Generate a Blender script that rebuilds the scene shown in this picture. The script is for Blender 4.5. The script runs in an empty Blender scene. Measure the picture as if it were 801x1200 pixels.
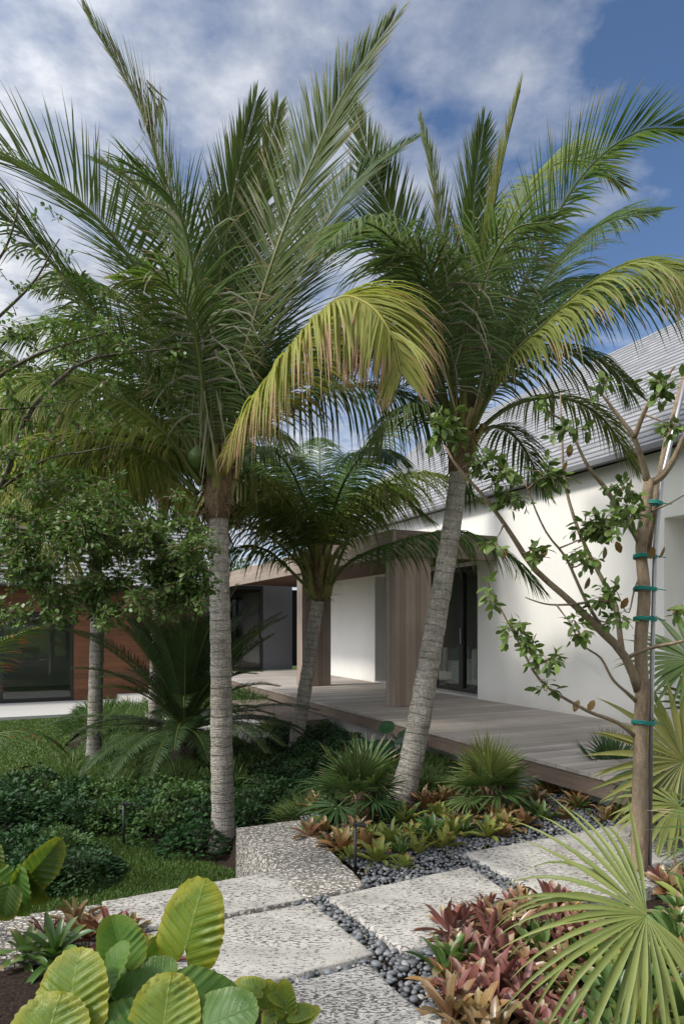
import bpy, math, random
from math import radians as R, sin, cos, pi, sqrt
from mathutils import Vector as V, Matrix, noise
random.seed(11)
rnd = random.random
def U(a, b): return a + (b - a) * rnd()
scene = bpy.context.scene
C = scene.collection
# ---------------------------------------------------------------- camera maths
F = 800.0; HX = 400.5; HY = 733.0; EYE = 1.6
def P(x, y, Y): return V(((x - HX) / F * Y, Y, EYE - (y - HY) / F * Y))      # photo point at a depth in metres
def W(x, y, z=0.0):                                                          # photo point on a level plane
    Y = F * (EYE - z) / (y - HY); return V(((x - HX) / F * Y, Y, z))
TH = math.atan(370 / 800.0); CA, SA = cos(TH), sin(TH)
def H(b, a, z=0.0): return V((b * CA - a * SA, b * SA + a * CA, z))          # house axes: b across, a along
def toH(p): return (p.x * CA + p.y * SA, -p.x * SA + p.y * CA)
UP = V((0, 0, 1))
# ---------------------------------------------------------------- mesh building
class MB:
    def __init__(s): s.v = []; s.f = []; s.uv = []; s.mi = []; s.u2 = None
    def vert(s, p, uv=(0, 0)):
        s.v.append(p); s.uv.append(uv); return len(s.v) - 1
    def face(s, idx, m=0): s.f.append(idx); s.mi.append(m)
    def box(s, x0, x1, y0, y1, z0, z1, m=0):
        i = len(s.v)
        for z in (z0, z1):
            for (x, y) in ((x0, y0), (x1, y0), (x1, y1), (x0, y1)): s.vert(V((x, y, z)), (x, y))
        for q in ((3, 2, 1, 0), (4, 5, 6, 7), (0, 1, 5, 4), (1, 2, 6, 5), (2, 3, 7, 6), (3, 0, 4, 7)):
            s.face(tuple(i + k for k in q), m)
    def tube(s, pts, rad, n=8, m=0, cap=True, jit=0.0):
        pts = [V(p) for p in pts]
        N = len(pts); t0 = (pts[1] - pts[0]).normalized()
        ref = UP if abs(t0.z) < .9 else V((1, 0, 0))
        s0 = t0.cross(ref).normalized(); L = 0; rows = []
        for i in range(N):
            t = (pts[min(i + 1, N - 1)] - pts[max(i - 1, 0)]).normalized()
            s0 = (s0 - t * s0.dot(t)).normalized(); u0 = t.cross(s0)
            if i: L += (pts[i] - pts[i - 1]).length
            r = rad[i] if hasattr(rad, '__len__') else rad
            row = []
            for k in range(n + 1):
                a = 2 * pi * (k % n) / n; rr = r * (1 + jit * sin(k % n * 2.7 + L * 9))
                row.append(s.vert(pts[i] + (s0 * cos(a) + u0 * sin(a)) * rr, (k / n, L)))
            rows.append(row)
        for i in range(N - 1):
            for k in range(n): s.face((rows[i][k], rows[i][k + 1], rows[i + 1][k + 1], rows[i + 1][k]), m)
        if cap:
            s.face(tuple(rows[0][k] for k in range(n - 1, -1, -1)), m); s.face(tuple(rows[-1][:n]), m)
    def build(s, name, mats, parent=None, origin=V((0, 0, 0)), smooth=True, rotz=None, world=False):
        me = bpy.data.meshes.new(name)
        o3 = V(origin)
        if rotz is not None:      # verts are in house axes (b,a,z); keep them local
            vs = [(p[0] - o3.x, p[1] - o3.y, p[2] - o3.z) for p in s.v]
        else: vs = [(p[0] - o3.x, p[1] - o3.y, p[2] - o3.z) for p in s.v]
        me.from_pydata(vs, [], s.f)
        uvl = me.uv_layers.new(name='UVMap')
        flat = []
        for f in s.f:
            for i in f: flat.extend(s.uv[i])
        uvl.data.foreach_set('uv', flat)
        if s.u2:
            u2 = me.uv_layers.new(name='Edge'); fl = []
            for f in s.f:
                for i in f: fl.extend((s.u2[i], 0))
            u2.data.foreach_set('uv', fl)
        if not isinstance(mats, (list, tuple)): mats = [mats]
        for m in mats: me.materials.append(m)
        me.polygons.foreach_set('material_index', s.mi)
        me.polygons.foreach_set('use_smooth', [smooth] * len(s.f))
        me.update()
        o = bpy.data.objects.new(name, me); C.objects.link(o)
        if parent is not None: o.parent = parent
        else: o.location = o3
        return o
def tag(o, label=None, cat=None, group=None, kind=None):
    if label: o['label'] = label
    if cat: o['category'] = cat
    if group: o['group'] = group
    if kind: o['kind'] = kind
    return o
def thing(name, label, cat, loc=(0, 0, 0), rotz=0.0, group=None):
    o = bpy.data.objects.new(name, None); C.objects.link(o); o.empty_display_size = .2
    o.location = loc; o.rotation_euler = (0, 0, rotz)
    return tag(o, label, cat, group)
def dup(root, loc, rotz=0, sc=1.0, label=None, group=None):
    r = root.copy(); C.objects.link(r); r.location = loc; r.rotation_euler = (0, 0, rotz); r.scale = (sc, sc, sc)
    if label: r['label'] = label
    if group: r['group'] = group
    for ch in list(root.children):
        c = ch.copy(); C.objects.link(c); c.parent = r
    return r
def spline(pts, n):
    pts = [V(p) for p in pts]
    p = [pts[0] * 2 - pts[1]] + pts + [pts[-1] * 2 - pts[-2]]
    segs = len(pts) - 1; dense = []
    for i in range(segs):
        for k in range(16):
            t = k / 16; a, b, c, d = p[i], p[i + 1], p[i + 2], p[i + 3]
            dense.append(.5 * ((2 * b) + (c - a) * t + (2 * a - 5 * b + 4 * c - d) * t * t + (3 * b - a - 3 * c + d) * t ** 3))
    dense.append(pts[-1])
    cum = [0]
    for i in range(1, len(dense)): cum.append(cum[-1] + (dense[i] - dense[i - 1]).length)
    out = []; j = 0
    for k in range(n):
        L = cum[-1] * k / (n - 1)
        while j < len(cum) - 2 and cum[j + 1] < L: j += 1
        sgl = cum[j + 1] - cum[j]
        out.append(dense[j].lerp(dense[j + 1], (L - cum[j]) / sgl if sgl else 0))
    return out
# ---------------------------------------------------------------- materials
class NT:
    def __init__(s, name):
        m = bpy.data.materials.new(name); m.use_nodes = True; s.m = m; s.t = m.node_tree
        s.t.nodes.clear(); s.out = s.t.nodes.new('ShaderNodeOutputMaterial')
    def n(s, typ, **kw):
        nd = s.t.nodes.new(typ)
        for k, v in kw.items():
            if k in nd.inputs: nd.inputs[k].default_value = v
            else: setattr(nd, k, v)
        return nd
    def l(s, a, b): s.t.links.new(a, b)
    def coord(s, which='Object', scale=(1, 1, 1)):
        tc = s.n('ShaderNodeTexCoord'); mp = s.n('ShaderNodeMapping'); mp.inputs['Scale'].default_value = scale
        s.l(tc.outputs[which], mp.inputs[0]); return mp.outputs[0]
    def noise(s, vec, sc, det=4, rough=.55):
        nd = s.n('ShaderNodeTexNoise'); nd.inputs['Scale'].default_value = sc; nd.inputs['Detail'].default_value = det
        nd.inputs['Roughness'].default_value = rough; s.l(vec, nd.inputs['Vector']); return nd.outputs['Fac']
    def ramp(s, fac, stops):
        r = s.n('ShaderNodeValToRGB'); cr = r.color_ramp
        while len(cr.elements) < len(stops): cr.elements.new(.5)
        for e, (p, c) in zip(cr.elements, stops):
            e.position = p; e.color = (*c, 1) if hasattr(c, '__len__') else (c, c, c, 1)
        s.l(fac, r.inputs[0]); return r.outputs[0]
    def mix(s, fac, a, b, mode='MIX'):
        nd = s.n('ShaderNodeMix', data_type='RGBA', blend_type=mode)
        for sock, v in ((nd.inputs[0], fac), (nd.inputs[6], a), (nd.inputs[7], b)):
            if hasattr(v, 'is_linked') or hasattr(v, 'links'): s.l(v, sock)
            else: sock.default_value = (*v, 1) if hasattr(v, '__len__') else v
        return nd.outputs[2]
    def math(s, op, a, b=0.0, clamp=False):
        nd = s.n('ShaderNodeMath', operation=op, use_clamp=clamp)
        for sock, v in ((nd.inputs[0], a), (nd.inputs[1], b)):
            if hasattr(v, 'links'): s.l(v, sock)
            else: sock.default_value = v
        return nd.outputs[0]
    def bump(s, h, strength, dist=.01, normal=None):
        b = s.n('ShaderNodeBump'); b.inputs['Strength'].default_value = strength; b.inputs['Distance'].default_value = dist
        s.l(h, b.inputs['Height'])
        if normal: s.l(normal, b.inputs['Normal'])
        return b.outputs[0]
    def prin(s, col, rough=.6, normal=None, metal=0, spec=.5):
        p = s.n('ShaderNodeBsdfPrincipled'); p.inputs['Metallic'].default_value = metal
        p.inputs['Specular IOR Level'].default_value = spec
        for k, v in (('Base Color', col), ('Roughness', rough)):
            if hasattr(v, 'links'): s.l(v, p.inputs[k])
            else: p.inputs[k].default_value = (*v, 1) if hasattr(v, '__len__') else v
        if normal: s.l(normal, p.inputs['Normal'])
        return p.outputs[0]
    def done(s, sh): s.l(sh, s.out.inputs[0]); return s.m
def leaf_mat(name, c0, c1, tip=None, tipstart=.75, trans=.3, rough=.55, rib=None, spec=.25, back=None):
    """uv.x = random number of the leaf, uv.y = 0 at its base to 1 at its tip"""
    def ds(c, k=.88):
        g = .3 * c[0] + .6 * c[1] + .1 * c[2]; return tuple(g + (x - g) * k for x in c)
    c0, c1 = ds(c0), ds(c1)
    t = NT(name); tc = t.n('ShaderNodeTexCoord'); sp = t.n('ShaderNodeSeparateXYZ'); t.l(tc.outputs['UV'], sp.inputs[0])
    col = t.mix(sp.outputs[0], c0, c1)
    ob = t.noise(tc.outputs['Object'], 2.2, 3)
    col = t.mix(t.ramp(ob, [(.35, 0.0), (.65, 1.0)]), col, t.mix(.5, col, (c0[0] * .6, c0[1] * .65, c0[2] * .6)))
    oi = t.n('ShaderNodeObjectInfo'); col = t.mix(t.math('MULTIPLY', oi.outputs['Random'], .5), col, t.mix(1.0, col, (.55, .95, .75), 'MULTIPLY'))
    fine = t.noise(tc.outputs['Object'], 60, 2)
    col = t.mix(t.ramp(fine, [(.3, 0.0), (.8, .35)]), col, t.mix(.5, col, (c1[0] * 1.3, c1[1] * 1.2, c1[2])))
    if tip:
        e = t.math('ADD', sp.outputs[1], t.math('MULTIPLY', t.math('SUBTRACT', sp.outputs[0], .5), .5))
        f = t.ramp(e, [(tipstart, 0.0), (min(1, tipstart + .15), 1.0)])
        col = t.mix(f, col, tip)
    p = t.prin(col, rough, spec=spec)
    tr = t.n('ShaderNodeBsdfTranslucent')
    t.l(t.mix(.5, col, t.mix(1.0, col, (1.3, 1.5, .5), 'MULTIPLY')), tr.inputs[0])
    mx = t.n('ShaderNodeMixShader'); mx.inputs[0].default_value = trans
    t.l(p, mx.inputs[1]); t.l(tr.outputs[0], mx.inputs[2])
    return t.done(mx.outputs[0])
M = {}
M['frond'] = leaf_mat('palm_leaf', (.070, .115, .018), (.150, .190, .036), (.26, .19, .10), .86, trans=.42)
M['frond_dark'] = leaf_mat('palm_leaf_dark', (.046, .088, .020), (.095, .145, .032), (.22, .17, .09), .92, trans=.4)
M['frond_blue'] = leaf_mat('palm_leaf_bluish', (.075, .12, .038), (.145, .19, .065), (.22, .17, .09), .92, trans=.4)
M['frond_yellow'] = leaf_mat('palm_leaf_yellow', (.26, .25, .035), (.44, .38, .070), (.34, .21, .13), .70, trans=.45)
M['frond_olive'] = leaf_mat('palm_leaf_olive', (.14, .165, .026), (.25, .26, .050), (.28, .20, .11), .84, trans=.45)
M['frond_dry'] = leaf_mat('palm_leaf_dry', (.17, .14, .10), (.28, .23, .17), None, trans=.15, rough=.8)
M['rachis'] = leaf_mat('palm_rachis', (.10, .115, .02), (.13, .13, .025), None, trans=0, rough=.5)
M['rachis_yellow'] = leaf_mat('palm_rachis_yellow', (.30, .24, .035), (.33, .26, .04), None, trans=0, rough=.5)
M['cycad'] = leaf_mat('cycad_leaf', (.032, .060, .020), (.070, .105, .034), None, trans=.18, rough=.38)
M['fan'] = leaf_mat('fan_leaf', (.055, .095, .022), (.11, .155, .040), (.25, .2, .12), .93, trans=.22, rough=.45)
M['fan_light'] = leaf_mat('fan_leaf_light', (.13, .145, .026), (.235, .225, .048), (.18, .15, .06), 1.0, trans=.25, rough=.42)
M['fan_dark'] = leaf_mat('fan_leaf_dark', (.032, .07, .022), (.065, .115, .034), None, trans=.18)
M['shrub'] = leaf_mat('shrub_leaf', (0.017, 0.051, 0.017), (0.0442, 0.0986, 0.0238), None, trans=.2)
M['shrub_mid'] = leaf_mat('shrub_leaf_mid', (.040, .088, .018), (.085, .15, .030), None, trans=.2)  # a lighter green leaf colour than the plain shrub
M['fernish'] = leaf_mat('fern_leaf', (.07, .12, .022), (.14, .20, .042), None, trans=.25)
M['tree_leaf'] = leaf_mat('tree_leaf', (.070, .12, .024), (.14, .195, .044), None, trans=.25, rough=.4)
M['tree_leaf_bright'] = leaf_mat('tree_leaf_bright', (.09, .16, .022), (.16, .24, .036), None, trans=.3, rough=.4)
M['leaf_rust'] = leaf_mat('leaf_rusty', (.20, .075, .02), (.22, .15, .03), (.08, .03, .015), .8, trans=.25)
M['brom_red'] = leaf_mat('bromeliad_red', (.15, .042, .038), (.28, .10, .078), (.26, .20, .12), .93, trans=.15, rough=.42, spec=.35)
M['brom_rust'] = leaf_mat('bromeliad_rust', (0.156, 0.102, 0.036), (0.282, 0.114, 0.054), (.26, .19, .10), .94, trans=.15, rough=.35, spec=.5)
M['brom_orange'] = leaf_mat('bromeliad_orange', (0.275, 0.1063, 0.04), (0.3375, 0.2, 0.05), (.26, .19, .10), .94, trans=.15, rough=.38, spec=.5)
M['brom_yellow'] = leaf_mat('bromeliad_yellow', (0.1625, 0.1875, 0.03), (0.3125, 0.3, 0.05), (.24, .12, .03), .95, trans=.2, rough=.38)
M['brom_green'] = leaf_mat('bromeliad_green', (0.054, 0.1148, 0.0216), (0.135, 0.2025, 0.0351), (.26, .19, .10), .94, trans=.2, rough=.35, spec=.5)
M['phil'] = leaf_mat('glossy_dark_leaf', (0.0168, 0.0476, 0.0196), (0.0336, 0.077, 0.028), None, trans=.1, rough=.25)
M['grass'] = leaf_mat('grass_blade', (.060, .105, .016), (.125, .18, .032), None, trans=.2, rough=.5)
M['petiole'] = leaf_mat('petiole', (.07, .12, .03), (.10, .14, .03), None, trans=0)

def m_ear(name, c0, c1, vein, edge, dark=1):
    t = NT(name); tc = t.n('ShaderNodeTexCoord'); sp = t.n('ShaderNodeSeparateXYZ'); t.l(tc.outputs['UV'], sp.inputs[0])
    ax = t.math('ABSOLUTE', sp.outputs[0])
    k = t.math('SUBTRACT', sp.outputs[1], t.math('MULTIPLY', ax, .62))
    w = t.math('PINGPONG', t.math('MULTIPLY', k, 8.0), .5)
    v1 = t.ramp(w, [(.0, .6), (.12, 0.0)]); v2 = t.ramp(ax, [(.0, 1.0), (.018, 0.0)])
    vm = t.math('MAXIMUM', v1, v2)
    nz = t.noise(tc.outputs['Object'], 7, 4)
    col = t.mix(t.ramp(nz, [(.35, 0.0), (.7, 1.0)]), c0, c1)
    nn = t.noise(tc.outputs['Object'], 90, 3); col = t.mix(t.ramp(nn, [(.4, 0.0), (.7, .25)]), col, c1)
    r = t.n('ShaderNodeVectorMath', operation='LENGTH'); t.l(tc.outputs['UV'], r.inputs[0])
    colr = t.ramp(w, [(.1, 0.0), (.5, 1.0)])
    col = t.mix(t.math('MULTIPLY', colr, edge), col, (.20, .21, .02))
    col = t.mix(t.math('MULTIPLY', vm, .6), col, vein)
    un = t.n('ShaderNodeUVMap', uv_map='Edge'); us = t.n('ShaderNodeSeparateXYZ'); t.l(un.outputs[0], us.inputs[0])
    en = t.math('ADD', us.outputs[0], t.math('MULTIPLY', t.math('SUBTRACT', t.noise(tc.outputs['Object'], 16, 4), .5), .5))
    col = t.mix(t.math('MULTIPLY', t.ramp(en, [(.72, 0.0), (1.0, 1.0)]), min(1, edge * 2.2)), col, (.30, .29, .03))
    col = t.mix(t.ramp(en, [(1.08, 0.0), (1.13, .8)]), col, (.16, .09, .03)) if False else col
    spt = t.noise(tc.outputs['Object'], 45, 2, .4); col = t.mix(t.ramp(spt, [(.70, 0.0), (.74, .7)]), col, (.13, .10, .03))
    tear = t.ramp(t.math('ADD', us.outputs[0], t.math('MULTIPLY', t.noise(tc.outputs['Object'], 30, 3), .16)), [(.0, 0.0), (1.0, 0.0)])
    p = t.prin(col, t.ramp(nz, [(.3, .36), (.7, .55)]), t.bump(t.math('ADD', vm, t.math('MULTIPLY', nn, .3)), .4, .004), spec=.35)
    tr = t.n('ShaderNodeBsdfTranslucent'); t.l(t.mix(1.0, col, (1.5, 1.4, .6), 'MULTIPLY'), tr.inputs[0])
    mx = t.n('ShaderNodeMixShader'); mx.inputs[0].default_value = .42; t.l(p, mx.inputs[1]); t.l(tr.outputs[0], mx.inputs[2])
    return t.done(mx.outputs[0])
M['ear_y'] = m_ear('ear_leaf_yellowing', (.085, .165, .020), (.17, .235, .028), (.24, .28, .07), .35)
M['ear_g'] = m_ear('ear_leaf_green', (.06, .15, .018), (.11, .21, .026), (.16, .25, .06), .12)
M['ear_d'] = m_ear('ear_leaf_dark', (.040, .11, .016), (.075, .155, .024), (.10, .17, .05), .05)

M['ear_w'] = m_ear('ear_leaf_wilted', (.022, .06, .012), (.05, .10, .02), (.09, .13, .04), .15)
def m_palmtrunk():
    t = NT('palm_trunk'); tc = t.n('ShaderNodeTexCoord'); sp = t.n('ShaderNodeSeparateXYZ'); t.l(tc.outputs['UV'], sp.inputs[0])
    wob = t.noise(tc.outputs['Object'], 5, 3); fine = t.noise(t.coord('Object', (30, 30, 90)), 1, 5)
    h = t.math('ADD', sp.outputs[1], t.math('MULTIPLY', wob, .09))
    cv = t.n('ShaderNodeCombineXYZ'); t.l(sp.outputs[1], cv.inputs[2]); irr = t.noise(cv.outputs[0], 4.5, 3)
    h = t.math('ADD', h, t.math('MULTIPLY', irr, .22))
    ring = t.math('PINGPONG', t.math('MULTIPLY', h, 11.5), .5); sub = t.math('PINGPONG', t.math('MULTIPLY', h, 61.0), .5)
    brk = t.noise(t.coord('Object', (9, 9, 14)), 1, 4)
    ringm = t.math('MULTIPLY', t.math('MAXIMUM', t.ramp(ring, [(.0, 0.0), (.16, 1.0)]), t.ramp(brk, [(.35, 0.0), (.6, .8)])), t.math('MAXIMUM', t.ramp(sub, [(0, .55), (.2, 1.0)]), t.ramp(fine, [(.4, 0.0), (.6, 1.0)])))
    fib = t.noise(t.coord('Object', (70, 70, 8)), 1, 3)
    pat = t.noise(tc.outputs['Object'], 3.5, 4)
    col = t.mix(t.ramp(fine, [(.3, 0.0), (.7, 1.0)]), (.25, .225, .19), (.52, .48, .43))
    col = t.mix(t.ramp(pat, [(.38, 0.0), (.62, .75)]), col, (.22, .205, .165))
    col = t.mix(t.ramp(fib, [(.45, 0.0), (.6, .35)]), col, (.10, .08, .06))
    col = t.mix(ringm, t.mix(.62, col, (.06, .05, .04)), col)
    hh = t.math('ADD', t.math('MULTIPLY', ringm, .6), t.math('MULTIPLY', fine, .5))
    return t.done(t.prin(col, .85, t.bump(hh, .9, .02), spec=.2))
M['trunk'] = m_palmtrunk()
def m_bark(name, c0, c1, sc=30, streak=(40, 40, 12)):
    t = NT(name); v = t.coord('Object', streak); n1 = t.noise(v, 1, 5); n2 = t.noise(t.coord(), 6, 4)
    col = t.mix(t.ramp(n1, [(.3, 0.0), (.7, 1.0)]), c0, c1)
    col = t.mix(t.ramp(n2, [(.4, 0.0), (.62, .55)]), col, (c1[0] * .9, c1[1] * 1.0, c1[2] * .95))
    sp = t.noise(t.coord('Object', (120, 120, 120)), 1, 2); col = t.mix(t.ramp(sp, [(.58, 0.0), (.66, .6)]), col, (.32, .28, .22))
    return t.done(t.prin(col, .85, t.bump(n1, .6, .01), spec=.2))
M['bark'] = m_bark('tree_bark', (.10, .07, .045), (.23, .165, .11))
M['bark_dark'] = m_bark('dark_bark', (.035, .028, .02), (.10, .08, .06))
M['fibre'] = m_bark('palm_fibre', (.05, .03, .018), (.17, .11, .06))
M['boot'] = leaf_mat('palm_boot', (0.182, 0.13, 0.052), (0.26, 0.221, 0.0455), None, trans=0, rough=.6)
M['coconut'] = leaf_mat('coconut_husk', (.06, .10, .02), (.12, .14, .03), None, trans=0, rough=.4)
def m_stone(name, base, dark, pit, rough_scale=1.0, amt=1.0):
    t = NT(name); v = t.coord('Object', (1, 1, 1))
    vb = t.coord('Object', (30 * rough_scale, 78 * rough_scale, 50 * rough_scale))
    n1 = t.noise(vb, 1, 7, .68); n2 = t.noise(v, 2.3, 4); n3 = t.noise(t.coord('Object', (70, 120, 90)), 1, 4, .7)
    vo = t.n('ShaderNodeTexVoronoi'); vo.inputs['Scale'].default_value = 1; t.l(t.coord('Object', (55 * rough_scale, 85 * rough_scale, 70)), vo.inputs['Vector'])
    big = t.noise(v, 3.1, 3)
    thr = t.math('ADD', n1, t.math('MULTIPLY', t.math('SUBTRACT', big, .5), .3))
    pits = t.ramp(thr, [(.35 + .03 * amt, 1.0), (.41 + .03 * amt, 0.0)])
    vp = t.ramp(vo.outputs['Distance'], [(.10, 1.0), (.22, 0.0)])
    m2 = t.ramp(n3, [(.42, 1.0), (.53, 0.0)]); dirt = t.noise(t.coord('Object', (2.2, 6, 3)), 1, 6, .6)
    col = t.mix(t.ramp(n2, [(.3, 0.0), (.7, 1.0)]), base, tuple(c * .86 for c in base))
    col = t.mix(t.ramp(dirt, [(.40, 0.0), (.66, .85)]), col, tuple(c * .52 for c in base))
    col = t.mix(t.math('MULTIPLY', m2, .65), col, dark)
    col = t.mix(t.math('MULTIPLY', vp, .5), col, dark)
    col = t.mix(t.math('MULTIPLY', pits, .9), col, pit)
    h = t.math('SUBTRACT', t.math('MULTIPLY', n3, .4), t.math('ADD', pits, t.math('MULTIPLY', vp, .5)))
    return t.done(t.prin(col, .9, t.bump(h, .9, .012), spec=.15))
M['slab'] = m_stone('coral_stone', (.46, .44, .40), (.28, .26, .23), (.13, .115, .10))
M['slab_grey'] = m_stone('coral_stone_grey', (.40, .39, .37), (.20, .19, .17), (.06, .055, .05), 1.2, 2.0)
def m_rough(name):
    t = NT(name); v = t.coord('Object', (17, 30, 24))
    n0 = t.noise(v, .6, 3)
    vo = t.n('ShaderNodeTexVoronoi', feature='DISTANCE_TO_EDGE'); vo.inputs['Scale'].default_value = 1.5; t.l(v, vo.inputs['Vector'])
    n1 = t.noise(v, 1.3, 6, .7)
    f = t.math('MULTIPLY', t.ramp(vo.outputs['Distance'], [(.02, 0.0), (.12, 1.0)]), t.ramp(n1, [(.36, 0.0), (.48, 1.0)]))
    col = t.mix(f, (.20, .175, .145), t.mix(n0, (.42, .39, .345), (.58, .545, .49)))
    return t.done(t.prin(col, .9, t.bump(f, 1, .02), spec=.15))
M['rough'] = m_rough('chipped_coral_edge')
def m_pebble():
    t = NT('pebble'); tc = t.n('ShaderNodeTexCoord'); sp = t.n('ShaderNodeSeparateXYZ'); t.l(tc.outputs['UV'], sp.inputs[0])
    col = t.ramp(sp.outputs[0], [(0, (.035, .038, .042)), (.5, (.075, .082, .09)), (.85, (.12, .13, .14)), (1, (.22, .21, .20))])
    n = t.noise(tc.outputs['Object'], 50, 3); col = t.mix(t.ramp(n, [(.4, 0.0), (.7, .3)]), col, (.2, .2, .2))
    return t.done(t.prin(col, .55))
M['pebble'] = m_pebble()
def m_soil():
    t = NT('mulch'); n1 = t.noise(t.coord('Object', (60, 60, 60)), 1, 6, .7); n2 = t.noise(t.coord(), 2, 3)
    col = t.mix(t.ramp(n1, [(.35, 0.0), (.7, 1.0)]), (.014, .010, .008), (.075, .052, .038))
    col = t.mix(t.ramp(n2, [(.4, 0.0), (.7, .5)]), col, (.03, .022, .016))
    return t.done(t.prin(col, .95, t.bump(n1, 1, .03), spec=.1))
M['soil'] = m_soil()
def m_lawn():
    t = NT('lawn_turf'); n1 = t.noise(t.coord('Object', (120, 120, 60)), 1, 5, .7); n2 = t.noise(t.coord(), 1.3, 4)
    col = t.mix(t.ramp(n1, [(.3, 0.0), (.7, 1.0)]), (.060, .105, .018), (.135, .19, .040))
    col = t.mix(t.ramp(n2, [(.35, 0.0), (.7, .5)]), col, (.085, .125, .03))
    return t.done(t.prin(col, .9, t.bump(n1, 1, .03), spec=.15))
M['lawn'] = m_lawn()
def m_plaster(name, c, amt=.08):
    t = NT(name); n1 = t.noise(t.coord(), .7, 5); n2 = t.noise(t.coord('Object', (40, 40, 40)), 1, 4)
    n3 = t.noise(t.coord('Object', (1.5, 1.5, .25)), 1.6, 4)
    col = t.mix(t.ramp(n1, [(.3, 0.0), (.7, 1.0)]), c, tuple(x * (1 - amt) for x in c))
    col = t.mix(t.ramp(n3, [(.5, 0.0), (.75, .35)]), col, tuple(x * (1 - 2 * amt) for x in c))
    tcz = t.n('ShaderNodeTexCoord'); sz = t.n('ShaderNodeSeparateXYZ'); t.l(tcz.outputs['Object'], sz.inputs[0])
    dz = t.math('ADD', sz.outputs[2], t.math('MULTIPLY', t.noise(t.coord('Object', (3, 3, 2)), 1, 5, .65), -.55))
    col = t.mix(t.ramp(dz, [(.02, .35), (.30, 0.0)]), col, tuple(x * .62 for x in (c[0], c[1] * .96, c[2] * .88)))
    return t.done(t.prin(col, .85, t.bump(t.math('ADD', n2, t.math('MULTIPLY', n1, 3.0)), .12, .004), spec=.2))
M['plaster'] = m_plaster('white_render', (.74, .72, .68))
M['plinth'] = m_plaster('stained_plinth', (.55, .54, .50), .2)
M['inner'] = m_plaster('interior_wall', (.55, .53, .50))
M['patio'] = m_plaster('pale_paving', (.45, .44, .42), .12)
def m_wood(name, c0, c1, c2, axis=0, bw=.14, gap=.035, grain=(3, 60, 60), rough=.75):
    """boards counted along one object axis (0=x, 1=y, 2=z)"""
    t = NT(name); tc = t.n('ShaderNodeTexCoord'); sp = t.n('ShaderNodeSeparateXYZ'); t.l(tc.outputs['Object'], sp.inputs[0])
    k = t.math('DIVIDE', sp.outputs[axis], bw); fr = t.math('FRACT', k); idn = t.math('FLOOR', k)
    wn = t.n('ShaderNodeTexWhiteNoise', noise_dimensions='1D'); t.l(idn, wn.inputs['W'])
    g = t.noise(t.coord('Object', grain), 1, 5, .6); big = t.noise(t.coord(), 1.1, 4)
    col = t.mix(wn.outputs[0], c0, c1)
    col = t.mix(t.ramp(g, [(.35, 0.0), (.7, .8)]), col, c2)
    col = t.mix(t.ramp(big, [(.4, 0.0), (.7, .5)]), col, tuple(x * .75 for x in c0))
    gp = t.math('MAXIMUM', t.ramp(fr, [(0, 1.0), (gap, 0.0)]), t.ramp(fr, [(1 - gap, 0.0), (1, 1.0)]))
    col = t.mix(t.math('MULTIPLY', gp, .85), col, (.02, .016, .012))
    h = t.math('SUBTRACT', t.math('MULTIPLY', g, .3), gp)
    return t.done(t.prin(col, rough, t.bump(h, .6, .006), spec=.25))
M['deck'] = m_wood('weathered_deck', (.25, .22, .195), (.46, .42, .375), (.33, .29, .255), 1, .14, .03, (3, 60, 60))
M['deck_edge'] = m_wood('weathered_deck_edge', (.17, .13, .10), (.20, .155, .12), (.10, .075, .055), 2, .5, .0, (30, 3, 60))
M['column'] = m_wood('weathered_column', (.21, .165, .135), (.36, .29, .24), (.26, .20, .16), 0, .095, .03, (60, 60, 3))
M['column_side'] = m_wood('weathered_column_side', (.21, .165, .135), (.36, .29, .24), (.26, .20, .16), 1, .093, .03, (60, 60, 3))
M['fascia'] = m_wood('weathered_fascia', (.24, .195, .155), (.32, .265, .215), (.19, .15, .12), 2, .104, .03, (30, 3, 60))
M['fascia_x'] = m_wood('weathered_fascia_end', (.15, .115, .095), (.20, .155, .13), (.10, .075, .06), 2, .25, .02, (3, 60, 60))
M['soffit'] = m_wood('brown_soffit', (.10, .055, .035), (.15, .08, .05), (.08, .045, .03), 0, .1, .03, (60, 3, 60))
M['siding'] = m_wood('cedar_siding', (.13, .058, .030), (.23, .10, .048), (.10, .042, .024), 2, .14, .035, (4, 60, 60), .55)
def m_simple(name, c, rough=.6, metal=0, nz=.15, sc=25):
    t = NT(name); n = t.noise(t.coord(), sc, 4); col = t.mix(t.ramp(n, [(.3, 0.0), (.7, 1.0)]), c, tuple(x * (1 - nz) for x in c))
    return t.done(t.prin(col, rough, t.bump(n, .05, .003), metal))
M['black'] = m_simple('black_frame', (.018, .018, .018), .4)
M['steel'] = m_simple('galvanised_steel', (.38, .38, .39), .45, .85)
M['stake'] = m_simple('wooden_stake', (.30, .19, .12), .8)
M['teal'] = m_simple('teal_tie', (.005, .16, .13), .5)
M['sofa'] = m_simple('white_upholstery', (.75, .73, .70), .9)
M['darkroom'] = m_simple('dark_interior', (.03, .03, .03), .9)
M['gutter'] = m_simple('grey_metal_edge', (.16, .16, .17), .5, .3)
def m_glass():
    t = NT('window_glass'); lw = t.n('ShaderNodeLayerWeight'); lw.inputs[0].default_value = .5; fr = t.math('ADD', t.math('MULTIPLY', t.math('POWER', lw.outputs['Facing'], 4.0), .8), .05)
    g = t.n('ShaderNodeBsdfGlossy'); g.inputs['Roughness'].default_value = .02
    tr = t.n('ShaderNodeBsdfTransparent'); tr.inputs[0].default_value = (.80, .83, .81, 1)
    mx = t.n('ShaderNodeMixShader'); t.l(fr, mx.inputs[0]); t.l(tr.outputs[0], mx.inputs[1]); t.l(g.outputs[0], mx.inputs[2])
    return t.done(mx.outputs[0])
M['glass'] = m_glass()
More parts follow.
